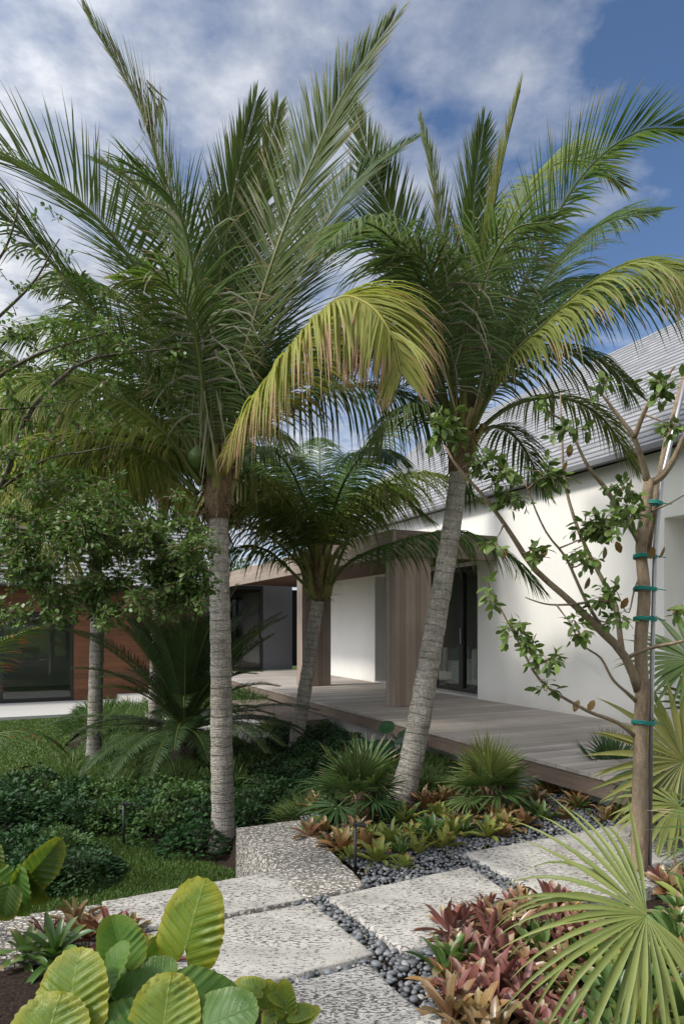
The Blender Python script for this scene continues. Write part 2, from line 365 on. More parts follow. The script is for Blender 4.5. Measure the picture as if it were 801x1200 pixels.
def m_shingle():
    t = NT('grey_shingle'); br = t.n('ShaderNodeTexWhiteNoise', noise_dimensions='2D')
    tc = t.n('ShaderNodeTexCoord'); sp = t.n('ShaderNodeSeparateXYZ'); t.l(tc.outputs['UV'], sp.inputs[0])
    row = t.math('FLOOR', sp.outputs[1])
    k = t.math('ADD', t.math('MULTIPLY', sp.outputs[0], 5.2), t.math('MULTIPLY', row, .437)); idn = t.math('FLOOR', k); fr = t.math('FRACT', k)
    cb = t.n('ShaderNodeCombineXYZ'); t.l(idn, cb.inputs[0]); t.l(row, cb.inputs[1]); t.l(cb.outputs[0], br.inputs['Vector'])
    col = t.mix(br.outputs['Value'], (.16, .165, .172), (.26, .26, .27))
    n = t.noise(t.coord('Object', (1, 1, 1)), 3, 5); col = t.mix(t.ramp(n, [(.4, 0.0), (.7, .4)]), col, (.24, .24, .25))
    gp = t.ramp(fr, [(0, 1.0), (.05, 0.0)]); col = t.mix(t.math('MULTIPLY', gp, .6), col, (.05, .05, .05))
    return t.done(t.prin(col, .75, spec=.3))
M['shingle'] = m_shingle()
M['shingle_edge'] = m_simple('shingle_butt', (.13, .13, .135), .9)

# ---------------------------------------------------------------- leaf primitives
def blade(mb, p, d, n, L, w, droop=.3, segs=4, prof=None, m=0, fold=.25, rid=None, v0=0., v1=1., curl=0.):
    """a strap leaf with a folded midline"""
    d = d.normalized(); rid = rnd() if rid is None else rid
    step = L / segs; rows = []
    for i in range(segs + 1):
        t = i / segs
        s = d.cross(n)
        if s.length < 1e-4: s = d.cross(V((1, 0, 0)))
        s.normalize(); nn = s.cross(d).normalized()
        ww = w * (prof(t) if prof else (1 - t) ** .6 * min(1, .35 + t * 4)) * .5
        vv = v0 + (v1 - v0) * t
        if i == segs: rows.append((mb.vert(p.copy(), (rid, vv)),) * 3)
        else:
            rows.append((mb.vert(p - s * ww + nn * ww * fold * 2, (rid, vv)), mb.vert(p.copy(), (rid, vv)), mb.vert(p + s * ww + nn * ww * fold * 2, (rid, vv))))
        d = (d + V((0, 0, -1)) * droop * step * (1 + t) + nn * curl * step).normalized()
        n = nn; p = p + d * step
    for i in range(segs):
        a, b = rows[i], rows[i + 1]
        if i == segs - 1:
            mb.face((a[0], a[1], b[1]), m); mb.face((a[1], a[2], b[1]), m)
        else:
            mb.face((a[0], a[1], b[1], b[0]), m); mb.face((a[1], a[2], b[2], b[1]), m)
def oval(mb, p, d, n, L, w, m=0, rid=None, fold=.2, bend=.15):
    rid = rnd() if rid is None else rid
    d = d.normalized(); s = d.cross(n); s = s.normalized() if s.length > 1e-4 else V((1, 0, 0)); n = s.cross(d)
    a = mb.vert(p, (rid, 0)); tip = mb.vert(p + d * L - n * bend * L, (rid, 1)); mid = mb.vert(p + d * L * .5, (rid, .5))
    l = []; r = []
    for t, k in ((.25, .78), (.6, 1.0), (.85, .55)):
        q = p + d * L * t - n * bend * L * t * t
        l.append(mb.vert(q - s * w * .5 * k + n * fold * w * k * .5, (rid, t))); r.append(mb.vert(q + s * w * .5 * k + n * fold * w * k * .5, (rid, t)))
    mb.face((a, mid, l[1], l[0]), m); mb.face((mid, tip, l[2], l[1]), m)
    mb.face((a, r[0], r[1], mid), m); mb.face((mid, r[1], r[2], tip), m)
def rvec():
    while True:
        v = V((U(-1, 1), U(-1, 1), U(-1, 1)))
        if .05 < v.length < 1: return v.normalized()
def frond(pts, Lmax=.9, spacing=.020, droop=.9, w=.027, sidedroop=1.0, petiole=.16, phi0=72, phi1=22, lift=.15, mats=None, roll=0.0,
          r0=.026, kind='coco', ragged=.12, inward=.5, dry=0.0, thin=1.0, origin=V((0, 0, 0)), parent=None, name='frond', collapse=0.0, segs=4):
    mb = MB(); P0 = spline(pts, 44)
    tot = sum((P0[i + 1] - P0[i]).length for i in range(43))
    mb.tube(P0, [r0 * (1 - .88 * i / 43) + .002 for i in range(44)], 5, 1)
    out = P0[-1] - P0[0]; out.z = 0
    out = out.normalized() if out.length > .05 else V((0, -1, 0))
    nl = int(tot * (1 - petiole) / spacing)
    for i in range(nl):
        t = petiole + (1 - petiole) * (i + .5) / nl
        q = t * 43; k = min(int(q), 42); p = P0[k].lerp(P0[k + 1], q - k)
        T = (P0[min(k + 2, 43)] - P0[max(k - 1, 0)]).normalized()
        ref = UP - out * inward; N = (ref - T * ref.dot(T)).normalized(); S = T.cross(N).normalized()
        if roll: 
            rm = Matrix.Rotation(R(roll), 3, T); N = rm @ N; S = rm @ S
        tt = (t - petiole) / (1 - petiole)
        phi = R(phi0 + (phi1 - phi0) * tt ** 1.2)
        prof = (.45 + .55 * min(1, tt / .22)) * (1 if tt < .5 else 1 - .72 * ((tt - .5) / .5) ** 1.4)
        for sg in (-1, 1):
            if rnd() < ragged * .35: continue
            ph = phi + R(U(-6, 6)); ph *= (1 - collapse * U(.3, 1))
            d = T * cos(ph) + S * sg * sin(ph) + N * (lift + U(-.08, .08))
            L = Lmax * prof * U(.82, 1.05) * (U(.35, .9) if rnd() < ragged else 1)
            isdry = rnd() < dry
            blade(mb, p + S * sg * r0 * .4, d, N, L, w * thin * U(.75, 1.1) * (.75 + .25 * prof), droop * (sidedroop if sg < 0 else 1) * U(.75, 1.3) * (2.2 if isdry else 1), segs, m=2 if isdry else 0, fold=.3)
    mats = mats or (M['frond'], M['rachis'], M['frond_dry'])
    return mb.build(name, list(mats), parent, origin)
def palm_trunk(pts, r0, r1, parent, origin, flare=1.45):
    mb = MB(); n = 60; P0 = spline(pts, n); rad = []
    for i in range(n):
        t = i / (n - 1); r = r0 + (r1 - r0) * t + r0 * (flare - 1) * max(0, 1 - t * 9) ** 2
        rad.append(r * (1 + .03 * sin(i * 2.3) + .02 * sin(i * 5.1 + 1)))
    mb.tube(P0, rad, 20); return mb.build('trunk', M['trunk'], parent, origin)
def crown_bits(c, parent, origin, s=1.0, nuts=3, up=None):
    """fibrous crown shaft, old leaf bases, coconuts"""
    up = (up or UP).normalized()
    mb = MB(); mb.tube(spline([c - up * .18 * s, c + up * .05 * s, c + up * .45 * s, c + up * .8 * s], 12), [(.10 + .05 * sin(pi * min(1, i / 9))) * s * (1 - i * .03) for i in range(12)], 12, jit=.06)
    for i in range(46):
        a = U(0, 2 * pi); o = V((cos(a), sin(a), 0)); blade(mb, c + up * U(-.15, .5) * s + o * .10 * s, o * .7 + UP * U(-.9, .5), o, U(.12, .32) * s, .04 * s, 2.5, 3)
    mb.build('crown_fibre', M['fibre'], parent, origin)
    mb = MB()
    for i in range(9):
        a = i * 2.4 + U(-.3, .3); o = V((cos(a), sin(a), 0)); q = c + up * (.02 + .055 * i) * s
        mb.tube(spline([q - up * .12 * s + o * .05 * s, q + o * .11 * s + up * .08 * s, q + o * .2 * s + up * .32 * s], 6), [.065 * s, .06 * s, .05 * s, .042 * s, .036 * s, .028 * s], 7)
    mb.build('leaf_bases', M['boot'], parent, origin)
    for i in range(nuts):
        a = 2.0 + i * 1.9; q = c + V((cos(a) * .2, sin(a) * .2 - .05, .28 + .05 * i)) * s; mb = MB()
        pts = [q + V((0, 0, -.11)) * s + V((0, 0, .22 * k / 8)) * s for k in range(9)]
        mb.tube(pts, [.085 * s * max(.08, sin(pi * (k + .35) / 8.7)) for k in range(9)], 12); mb.build('coconut', M['coconut'], parent, origin)
G, GY, GD, GB, GO, GR = ((M['frond'], M['rachis'], M['frond_dry']), (M['frond_yellow'], M['rachis_yellow'], M['frond_dry']), (M['frond_dark'], M['rachis'], M['frond_dry']),
                     (M['frond_blue'], M['rachis'], M['frond_dry']), (M['frond_olive'], M['rachis'], M['frond_dry']), (M['frond_dry'], M['rachis'], M['frond_dry']))
def px(lst): return [P(*q) for q in lst]
def auto_frond(c, az, el, L, arch, **kw):
    """a frond that leaves the crown at an azimuth/elevation and arches over"""
    o = V((cos(az), sin(az), 0)); pts = [c.copy()]; p = c.copy(); e = el; n = 6
    for i in range(n):
        d = o * cos(e) + UP * sin(e); p = p + d * (L / n); pts.append(p.copy()); e -= arch / n * (1 + i * .25)
    return frond(pts, **kw)

# ================================================================ TERRAIN
def sst(x): x = max(0, min(1, x)); return x * x * (3 - 2 * x)
def gz(x, y):
    b, a = toH(V((x, y, 0)))
    if b < 1.55:
        s = sst((a - 3.72) / .32)
    else:
        s = sst((a - 5.1) / 1.9) * (1 - .75 * sst((b - 2.9) / 1.2))
        s = max(s, sst((a - 3.72) / .32) * sst((1.9 - b) / .3))
    return -.07 - .39 * s
mb = MB(); nx, ny = 250, 260; idx = {}
for j in range(ny + 1):
    for i in range(nx + 1):
        x = -13 + i * .1; y = -.5 + j * .1
        z = gz(x, y) + (noise.noise(V((x * 2.2, y * 2.2, 0))) * .02)
        if i in (0, nx) or j in (0, ny): z = -.55
        idx[i, j] = mb.vert(V((x, y, z)), (x, y))
for j in range(ny):
    for i in range(nx): mb.face((idx[i, j], idx[i + 1, j], idx[i + 1, j + 1], idx[i, j + 1]))
tag(mb.build('planting_ground', M['soil']), 'dark mulched garden ground', None, kind='structure')
mb = MB()
g = 400
ring_o = [(-g, -g), (g, -g), (g, g), (-g, g)]; ring_i = [(-13, -.5), (12, -.5), (12, 25.5), (-13, 25.5)]
a = [mb.vert(V((x, y, -.55)), (x, y)) for x, y in ring_o]; b = [mb.vert(V((x, y, -.55)), (x, y)) for x, y in ring_i]
for k in range(4): mb.face((a[k], a[(k + 1) % 4], b[(k + 1) % 4], b[k]))
tag(mb.build('ground', M['lawn']), 'grassy ground reaching the horizon', None, kind='structure')
# lawns
def poly_sheet(name, pts, z, mat, label, kind='structure', cell=None):
    mb = MB(); ids = [mb.vert(V((p.x, p.y, z)), (p.x, p.y)) for p in pts]; mb.face(tuple(ids))
    return tag(mb.build(name, mat, smooth=False), label, None, kind=kind)
def inpoly(x, y, poly):
    c = False; j = len(poly) - 1
    for i in range(len(poly)):
        xi, yi, xj, yj = poly[i].x, poly[i].y, poly[j].x, poly[j].y
        if (yi > y) != (yj > y) and x < (xj - xi) * (y - yi) / (yj - yi) + xi: c = not c
        j = i
    return c
LZ = -.435
lawn1 = [W(x, y, LZ) for x, y in ((84, 990), (100, 981), (135, 980), (170, 986), (205, 998), (240, 1010), (285, 1024))] + [H(1.52, 4.12, LZ), H(-.9, 4.12, LZ), W(-40, 1020, LZ)]
lawn2 = [W(x, y, LZ) for x, y in ((-260, 840), (100, 837), (92, 858), (70, 880), (50, 893), (0, 905), (-120, 912), (-400, 915))]
poly_sheet('lawn', lawn1, LZ, M['lawn'], 'small curved lawn beside the stone slabs')
poly_sheet('lawn', lawn2, LZ, M['lawn'], 'broad lawn in front of the glazed wing')
def blades_on(name, poly, n, z, h, label, w=.006):
    mb = MB(); xs = [p.x for p in poly]; ys = [p.y for p in poly]; k = 0; tries = 0
    while k < n and tries < n * 6:
        tries += 1; x = U(min(xs), max(xs)); y = U(min(ys), max(ys))
        if not inpoly(x, y, poly): continue
        q = P(0, 0, 1); sx = x / y * F + HX
        if sx < -25 or sx > 300: continue
        k += 1; hh = h * U(.6, 1.3); az = U(0, 2 * pi); o = V((cos(az), sin(az), 0)); r = rnd()
        i = mb.vert(V((x, y, z)) - o * w, (r, 0)); j = mb.vert(V((x, y, z)) + o * w, (r, 0)); t = mb.vert(V((x + U(-.02, .02), y + U(-.02, .02), z + hh)), (r, 1))
        mb.face((i, j, t))
    tag(mb.build(name, M['grass']), label, 'grass', kind='stuff')
blades_on('grass', lawn1, 42000, LZ, .028, 'short mown grass of the small curved lawn')
blades_on('grass', lawn2, 26000, LZ, .022, 'mown grass of the broad lawn at the left edge', .012)
# pale patio in front of the wing
mb = MB(); mb.box(-9, 4.3, 16.25, 19.1, -.55, -.36); o = mb.build('patio', M['patio'], smooth=False); o.rotation_euler.z = TH
tag(o, 'pale paved terrace in front of the glazed doors', None, kind='structure')

# ================================================================ STONE SLABS AND PEBBLES
slab_polys = []
def slab(pts, mat, label, thick=.16, side=None, z=0.0, group=None):
    """pts: world corner points, clockwise; a split stone block with worn, uneven edges"""
    c = sum(pts, V((0, 0, 0))) / len(pts); slab_polys.append([p.copy() for p in pts])
    mb = MB(); ring = []
    n = len(pts)
    for i in range(n):
        a, b = pts[i], pts[(i + 1) % n]; L = (b - a).length; m = max(4, int(L / .05)); nrm = V(((b - a).y, -(b - a).x, 0)).normalized()
        for k in range(m):
            t = k / m; q = a.lerp(b, t); j = noise.noise(V((q.x * 9, q.y * 9, 3))) * .012 + noise.noise(V((q.x * 30, q.y * 30, 5))) * .005
            ring.append(q + nrm * j)
    def row(off, dz, jit):
        out = []
        for q in ring:
            d = (c - q); d.z = 0; d.normalize(); out.append(mb.vert(V((q.x, q.y, z)) + d * off + V((0, 0, dz)) + V((0, 0, noise.noise(q * 14) * jit)), (q.x, q.y)))
        return out
    r0 = row(-.01, -thick, 0); r1 = row(-.004, -thick * .5, 0); r1b = row(0, -.007, .002); r2 = row(.006, -.001, .002)
    ids = [r0, r1, r1b, r2]
    # top surface: shrinking rings with gentle relief
    for s in (.96, .85, .65, .4, .15):
        out = []
        for q in ring:
            p = c + (q - c) * s; out.append(mb.vert(V((p.x, p.y, z + noise.noise(p * 5) * .006 + noise.noise(p * 17) * .003)), (p.x, p.y)))
        ids.append(out)
    N = len(ring)
    for A, B, m in [(ids[i], ids[i + 1], 1 if i < 2 else 0) for i in range(len(ids) - 1)]:
        for k in range(N): mb.face((A[k], A[(k + 1) % N], B[(k + 1) % N], B[k]), m)
    mb.face(tuple(ids[-1]))
    bm_o = mb.build('stone_slab', [mat, side or mat], origin=V((c.x, c.y, 0)))
    bm_o.rotation_euler.z = 0
    # fix normals
    import bmesh
    bm = bmesh.new(); bm.from_mesh(bm_o.data); bmesh.ops.recalc_face_normals(bm, faces=bm.faces); bm.to_mesh(bm_o.data); bm.free()
    return tag(bm_o, label, 'paving slab', group)
SG = 'coral stone slabs of the garden path'
slab([W(128, 1098), W(357.5, 1052), W(330, 1019), W(120, 1056)], M['slab'], 'pale coral stone slab along the small lawn, left of the rough edging block', .5, M['rough'], group=SG)
slab([W(195, 1180), W(438, 1117), W(366, 1057), W(140, 1099)], M['slab'], 'cream coral slab behind the big elephant ear leaf, dark stained streaks', group=SG)
slab([W(235, 1260), W(520, 1213), W(433, 1129), W(222, 1181)], M['slab_grey'], 'grey pitted slab at the bottom of the path, darkest of all', group=SG)
slab([W(470, 1113), W(650, 1078), W(549, 1015), W(385, 1051)], M['slab'], 'broad pale slab in the middle of the path with a grey smudge', group=SG)
slab([W(660, 1062), W(1000, 985), W(735, 964), W(545, 999)], M['slab'], 'long pale slab behind the tree trunk with stake', group=SG)
slab([W(430, 1230), W(560, 1203), W(520, 1185), W(400, 1212)], M['slab'], 'corner of a pale slab at the bottom edge by the red bromeliads', group=SG)
slab([W(358, 1051.5), W(428, 1037), W(352, 960), W(277, 970)], M['rough'], 'rough chipped coral block with a tall side face above the lawn', .5, M['rough'], group='rough edging blocks')
slab([W(-60, 1135), W(126, 1097), W(118, 1059), W(-60, 1084)], M['rough'], 'rough chipped coral block at the left edge below the drooping leaf', .5, M['rough'], group='rough edging blocks')
# pebbles
import bmesh
bm = bmesh.new(); bmesh.ops.create_icosphere(bm, subdivisions=2, radius=1); ico_v = [v.co.copy() for v in bm.verts]; ico_f = [tuple(v.index for v in f.verts) for f in bm.faces]; bm.free()
bm = bmesh.new(); bmesh.ops.create_icosphere(bm, subdivisions=1, radius=1); ico1_v = [v.co.copy() for v in bm.verts]; ico1_f = [tuple(v.index for v in f.verts) for f in bm.faces]; bm.free()
def pebble_field():
    mb = MB(); grid = {}; count = 0
    region = [W(x, y, -.05) for x, y in ((250, 1250), (258, 1140), (360, 1052), (428, 1035), (352, 962), (395, 950), (470, 955), (590, 945), (640, 935), (740, 930), (900, 940), (960, 985), (735, 1010), (560, 1100), (520, 1160), (560, 1250))]
    strips = []
    xs = [p.x for p in region]; ys = [p.y for p in region]
    for tries in range(60000):
        x = U(min(xs), max(xs)); y = U(min(ys), max(ys))
        if not inpoly(x, y, region): continue
        r = U(.008, .025)
        skip = False
        for sp in slab_polys:
            if inpoly(x, y, sp): 
                skip = True; break
        if skip: continue
        key = (int(x / .05), int(y / .05)); ok = True
        for di in (-1, 0, 1):
            for dj in (-1, 0, 1):
                for (X, Y, RR) in grid.get((key[0] + di, key[1] + dj), ()):
                    if (X - x) ** 2 + (Y - y) ** 2 < ((RR + r) * .70) ** 2: ok = False
        if not ok: continue
        grid.setdefault(key, []).append((x, y, r)); count += 1
        az = U(0, pi); sx, sy, sz = r * U(.95, 1.45), r * U(.75, 1), r * U(.5, .75); c0 = V((x, y, -.030 + U(0, .014))); rid = rnd()
        tl = Matrix.Rotation(U(-.35, .35), 3, 'X') @ Matrix.Rotation(az, 3, 'Z')
        vv, ff = (ico_v, ico_f) if y < 4.2 else (ico1_v, ico1_f)
        i0 = len(mb.v)
        for q in vv:
            k = 1 + noise.noise(q * 1.3 + V((x * 50, y * 50, 0))) * .18
            mb.vert(c0 + tl @ V((q.x * sx * k, q.y * sy * k, q.z * sz)), (rid, 0))
        for f in ff: mb.face(tuple(i0 + i for i in f))
    tag(mb.build('pebbles', M['pebble']), 'smooth dark grey pebbles filling the joints and bed edge', 'pebbles', kind='stuff')
pebble_field()

# ================================================================ HOUSE
HR = TH
def hthing(name, label, cat, b, a, z=0, group=None):
    o = thing(name, label, cat, H(b, a, z), HR, group); o['_b'] = 0; del o['_b']; return o, V((b, a, z))
def hbox(boxes, name, mats, parent, org, smooth=False, bev=0):
    mb = MB()
    for q in boxes: mb.box(*q)
    o = mb.build(name, mats, parent, org, smooth, rotz=HR)
    if bev:
        md = o.modifiers.new('bev', 'BEVEL'); md.width = bev; md.segments = 2; md.limit_method = 'ANGLE'
    return o
DZ = .3
house, ho = hthing('white_house', 'white rendered house with grey shingle roof behind the wooden deck', 'house', 7.26, 6, 0)
EZ = 3.80; WB = 7.26
D0, D1 = 9.98, 13.9
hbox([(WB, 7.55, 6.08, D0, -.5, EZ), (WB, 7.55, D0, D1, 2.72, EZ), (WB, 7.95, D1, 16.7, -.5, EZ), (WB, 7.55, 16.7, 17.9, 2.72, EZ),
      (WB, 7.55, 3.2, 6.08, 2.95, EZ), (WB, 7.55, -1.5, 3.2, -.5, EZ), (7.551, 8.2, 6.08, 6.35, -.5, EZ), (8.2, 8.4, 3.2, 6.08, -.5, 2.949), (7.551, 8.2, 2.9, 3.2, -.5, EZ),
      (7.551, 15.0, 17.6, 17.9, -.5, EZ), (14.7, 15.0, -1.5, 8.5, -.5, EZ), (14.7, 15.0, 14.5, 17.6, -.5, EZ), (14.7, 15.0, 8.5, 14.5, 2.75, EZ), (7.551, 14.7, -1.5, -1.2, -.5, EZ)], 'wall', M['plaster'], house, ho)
# far gable triangle
mb = MB(); zr = 7.30; br = 11.1
tri = [(7.4, 3.80), (br, zr - .25), (14.8, 3.80)]
f = [mb.vert(V((b, 17.86, z))) for b, z in tri]; k = [mb.vert(V((b, 17.66, z))) for b, z in tri]
mb.face((f[2], f[1], f[0])); mb.face((k[0], k[1], k[2]))
for i in range(3): mb.face((f[i], f[(i + 1) % 3], k[(i + 1) % 3], k[i]))
mb.build('gable', M['plaster'], house, ho, False)
# shingled roof, both slopes
mb = MB(); nC = 31; b0, z0 = 7.12, 3.84
for side in (0, 1):
    for i in range(nC):
        t0, t1 = i / nC, (i + 1) / nC
        A0, A1 = -2.0, 18.0
        def pt(t, lift):
            b = b0 + (br - b0) * t; z = z0 + (zr - z0) * t
            return (b if side == 0 else 2 * br - b, z + lift)
        (ba, za), (bb, zb) = pt(t0, .030), pt(t1 + .02 / nC, .006); (bc, zc) = pt(t0, .0)
        steps = 26
        for s in range(steps):
            a_, c_ = A0 + (A1 - A0) * s / steps, A0 + (A1 - A0) * (s + 1) / steps
            v = [mb.vert(V((ba, a_, za)), (a_, i + .1)), mb.vert(V((ba, c_, za)), (c_, i + .1)), mb.vert(V((bb, c_, zb)), (c_, i + .9)), mb.vert(V((bb, a_, zb)), (a_, i + .9))]
            mb.face(tuple(v) if side else tuple(v[::-1]))
        w = [mb.vert(V((ba, A0, za))), mb.vert(V((ba, A1, za))), mb.vert(V((bc, A1, zc - .012))), mb.vert(V((bc, A0, zc - .012)))]; mb.face(tuple(w), 1)
roof = mb.build('roof', [M['shingle'], M['shingle_edge']], house, ho, False)
hbox([(7.02, 7.135, -2.0, 18.0, 3.79, 3.86)], 'gutter', M['gutter'], roof, V((0, 0, 0)))
roof.children[0].parent = roof
for q in roof.children: q.location = -ho if False else (0, 0, 0)
for q in roof.children:
    for v in q.data.vertices: v.co -= ho
mb = MB()
v = [mb.vert(V(p)) for p in ((7.14, -2, 3.80), (7.14, 18, 3.80), (br, 18, zr - .06), (br, -2, zr - .06))]; mb.face(tuple(v))
v = [mb.vert(V(p)) for p in ((15.06, -2, 3.80), (15.06, 18, 3.80), (br, 18, zr - .06), (br, -2, zr - .06))]; mb.face(tuple(v))
q = mb.build('underlay', M['gutter'], roof, ho, False)
# interior shell
hbox([(7.95, 14.6, 6.4, 17.5, .2, .28), (14.4, 14.6, 6.4, 8.5, .28, 3.7), (14.4, 14.6, 14.5, 17.5, .28, 3.7), (14.4, 14.6, 8.5, 14.5, 2.75, 3.7), (7.6, 14.4, 6.42, 6.6, .28, 3.7), (7.96, 14.4, 6.6, 17.5, 3.3, 3.4), (7.56, 7.95, 9.7, 9.97, .28, 2.9), (7.96, 14.4, 17.45, 17.59, .28, 3.29)], 'interior', M['inner'], house, ho)
# sliding doors
def sliding(a0, a1, b, z0, z1, panes, parent, org, axis='a', label=None):
    fw = .07
    bx = []
    if axis == 'a':
        bx += [(b, b + .1, a0, a1, z0, z0 + .09), (b, b + .1, a0, a1, z1 - .09, z1)]
        for i in range(panes + 1):
            c = a0 + (a1 - a0) * i / panes; bx.append((b + .003, b + .097, max(a0, c - fw), min(a1, c + fw), z0 + .09, z1 - .09))
        gl = (b + .04, b + .055, a0 + fw, a1 - fw, z0 + .05, z1 - .05)
    else:
        bx += [(a0, a1, b, b + .1, z0, z0 + .09), (a0, a1, b, b + .1, z1 - .09, z1)]
        for i in range(panes + 1):
            c = a0 + (a1 - a0) * i / panes; bx.append((max(a0, c - fw), min(a1, c + fw), b + .003, b + .097, z0 + .09, z1 - .09))
        gl = (a0 + fw, a1 - fw, b + .04, b + .055, z0 + .05, z1 - .05)
    d = hbox(bx, 'sliding_door', M['black'], parent, org, bev=.004)
    gg = hbox([gl], 'glass', M['glass'], d, org)
    c = a0 + (a1 - a0) / panes
    if axis == 'a': hbox([(b - .03, b - .005, c - .045, c - .02, z0 + .95, z0 + 1.25)], 'handle', M['steel'], d, org)
    else: hbox([(c - .045, c - .02, b - .03, b - .005, z0 + .95, z0 + 1.25)], 'handle', M['steel'], d, org)
    return d
sliding(D0 + .005, D1 - .005, 7.58, DZ, 2.72, 4, house, ho)
sliding(16.705, 17.59, 7.58, DZ, 2.72, 1, house, ho)
hbox([(7.27, 7.57, D0, D1, .1, DZ + .03)], 'door_sill', M['patio'], house, ho, bev=.005)
# portico
port, po = hthing('timber_portico', 'grey weathered timber portico with two broad board-clad columns', 'portico', 5.31, 9.48, DZ)
PZ0, PZ1 = 2.70, 3.12
PB = 5.24; PA = 9.42; PE = 20.5
hbox([(PB, PB + .06, PA, PE, PZ0, PZ1)], 'fascia', M['fascia'], port, po, bev=.006)
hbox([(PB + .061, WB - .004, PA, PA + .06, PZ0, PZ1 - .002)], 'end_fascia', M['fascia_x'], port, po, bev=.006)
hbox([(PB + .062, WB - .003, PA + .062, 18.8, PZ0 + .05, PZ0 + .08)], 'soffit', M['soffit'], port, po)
hbox([(PB + .062, WB - .003, PA + .062, 18.8, PZ1 - .07, PZ1 - .03)], 'portico_roof', M['gutter'], port, po)
for a0 in (9.48, 13.5):
    mb = MB(); mb.box(5.31, 5.98, a0, a0 + .30, DZ, PZ0 + .048)
    for i, f in enumerate(mb.f): pass
    mb.mi = [0, 0, 0, 1, 0, 1]
    o = mb.build('column', [M['column'], M['column_side']], port, po, False)
    md = o.modifiers.new('bev', 'BEVEL'); md.width = .006; md.segments = 2
# deck
deck, do = hthing('wooden_deck', 'long weathered grey board deck along the white house', 'deck', 4.5, 3, DZ)
mb = MB(); a0 = 3.0; n = int((19.0 - a0) / .142)
for i in range(n):
    aa = a0 + i * .142; mb.box(4.5, 7.255 if True else 0, aa, aa + .137, DZ - .035 + U(-.002, .002), DZ + U(-.002, .0015))
o = mb.build('deck_boards', M['deck'], deck, do, False)
hbox([(4.52, 4.56, 3.0, 19, .10, DZ - .036), (4.56, 7.25, 3.0, 3.04, .10, DZ - .036)], 'edge_board', M['deck_edge'], deck, do, bev=.004)
hbox([(4.72, 4.85, 3.1, 19, -.5, .099), (4.85, 7.24, 3.1, 3.2, -.5, .262)], 'plinth', M['plinth'], deck, do)
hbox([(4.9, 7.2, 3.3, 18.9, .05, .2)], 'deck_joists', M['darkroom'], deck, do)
# steps and landing left of the deck
st, so = hthing('garden_steps', 'low timber steps and pale landing at the left of the deck', 'steps', 3.6, 11, 0)
hbox([(3.75, 4.499, 10.2, 13.5, -.4, .08)], 'step', M['deck_edge'], st, so, bev=.01)
hbox([(3.1, 3.745, 10.0, 13.7, -.42, -.10)], 'step', M['patio'], st, so, bev=.01)
hbox([(2.2, 3.09, 11.8, 19, -.42, -.22)], 'landing', M['patio'], st, so, bev=.01)
# closing wall at the end of the portico
ent, eo = hthing('entrance_link', 'dark glazed entrance link at the far end of the portico', 'building', 5, 19.05, 0)
hbox([(4.6, 5.1, 19.1, 19.3, -.4, 2.9), (6.3, 7.2, 19.1, 19.3, DZ, 2.9), (4.6, 9, 19.1, 19.3, 2.75, 3.05)], 'wall', M['gutter'], ent, eo)
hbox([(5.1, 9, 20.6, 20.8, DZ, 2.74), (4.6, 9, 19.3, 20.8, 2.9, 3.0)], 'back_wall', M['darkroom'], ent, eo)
sliding(5.105, 6.295, 19.12, DZ, 2.745, 1, ent, eo, 'b')
# armchairs inside
def armchair(b, a, rz, lab, cushion=True):
    o = thing('armchair', lab, 'armchair', H(b, a, .285), HR + rz)
    def pc(name, q, bev=.04, m='sofa', par=o):
        mb = MB(); mb.box(*q); p = mb.build(name, M[m], par, V((0, 0, 0)), True); md = p.modifiers.new('b', 'BEVEL'); md.width = bev; md.segments = 3
    pc('seat', (-.3, .3, -.32, .32, .12, .42)); pc('backrest', (.3, .46, -.42, .42, .12, .85)); pc('armrest', (-.32, .3, -.42, -.32, .12, .6)); pc('armrest', (-.32, .3, .32, .42, .12, .6))
    for sx in (-.28, .42):
        for sy in (-.38, .38): pc('leg', (sx - .02, sx + .02, sy - .02, sy + .02, 0, .12), .003, 'black')
    if cushion:
        mb = MB(); mb.box(-.06, .06, -.2, .2, -.2, .2); p = mb.build('cushion', M['sofa'], o, V((0, 0, 0)), True); p.location = (.18, 0, .62); p.rotation_euler = (0, .3, .5); md = p.modifiers.new('b', 'BEVEL'); md.width = .06; md.segments = 4
armchair(8.35, 11.75, -1.2, 'white armchair with a cushion seen through the sliding door')
armchair(8.45, 12.95, -1.2, 'low white armchair farther in, half hidden by the palm trunk', False)

# ---- left wing
wing, wo = hthing('glazed_wing', 'low cedar-clad wing with black sliding doors and grey roof', 'house', 1, 19.2, -.36)
WA = 19.2
hbox([(1.14, 4.59, WA, WA + .25, -.5, 2.6), (-8, 1.14, WA, WA + .25, 1.95, 2.6)], 'siding', M['siding'], wing, wo)
sliding(-7.5, 1.135, WA + .05, -.36, 1.94, 5, wing, wo, 'b')
hbox([(-8, 4.5, WA + 5, WA + 5.2, -.5, 2.6), (-8, -7.8, WA + .3, WA + 5, -.5, 2.6), (4.2, 4.4, WA + .3, WA + 5, -.5, 2.6)], 'wall', M['inner'], wing, wo)
hbox([(-7.8, 4.2, WA + .3, WA + 5, -.45, -.36)], 'floor', M['patio'], wing, wo)
hbox([(-7.8, 4.2, WA + .26, WA + 5, 2.5, 2.58)], 'ceiling', M['inner'], wing, wo)
mb = MB(); nC = 20
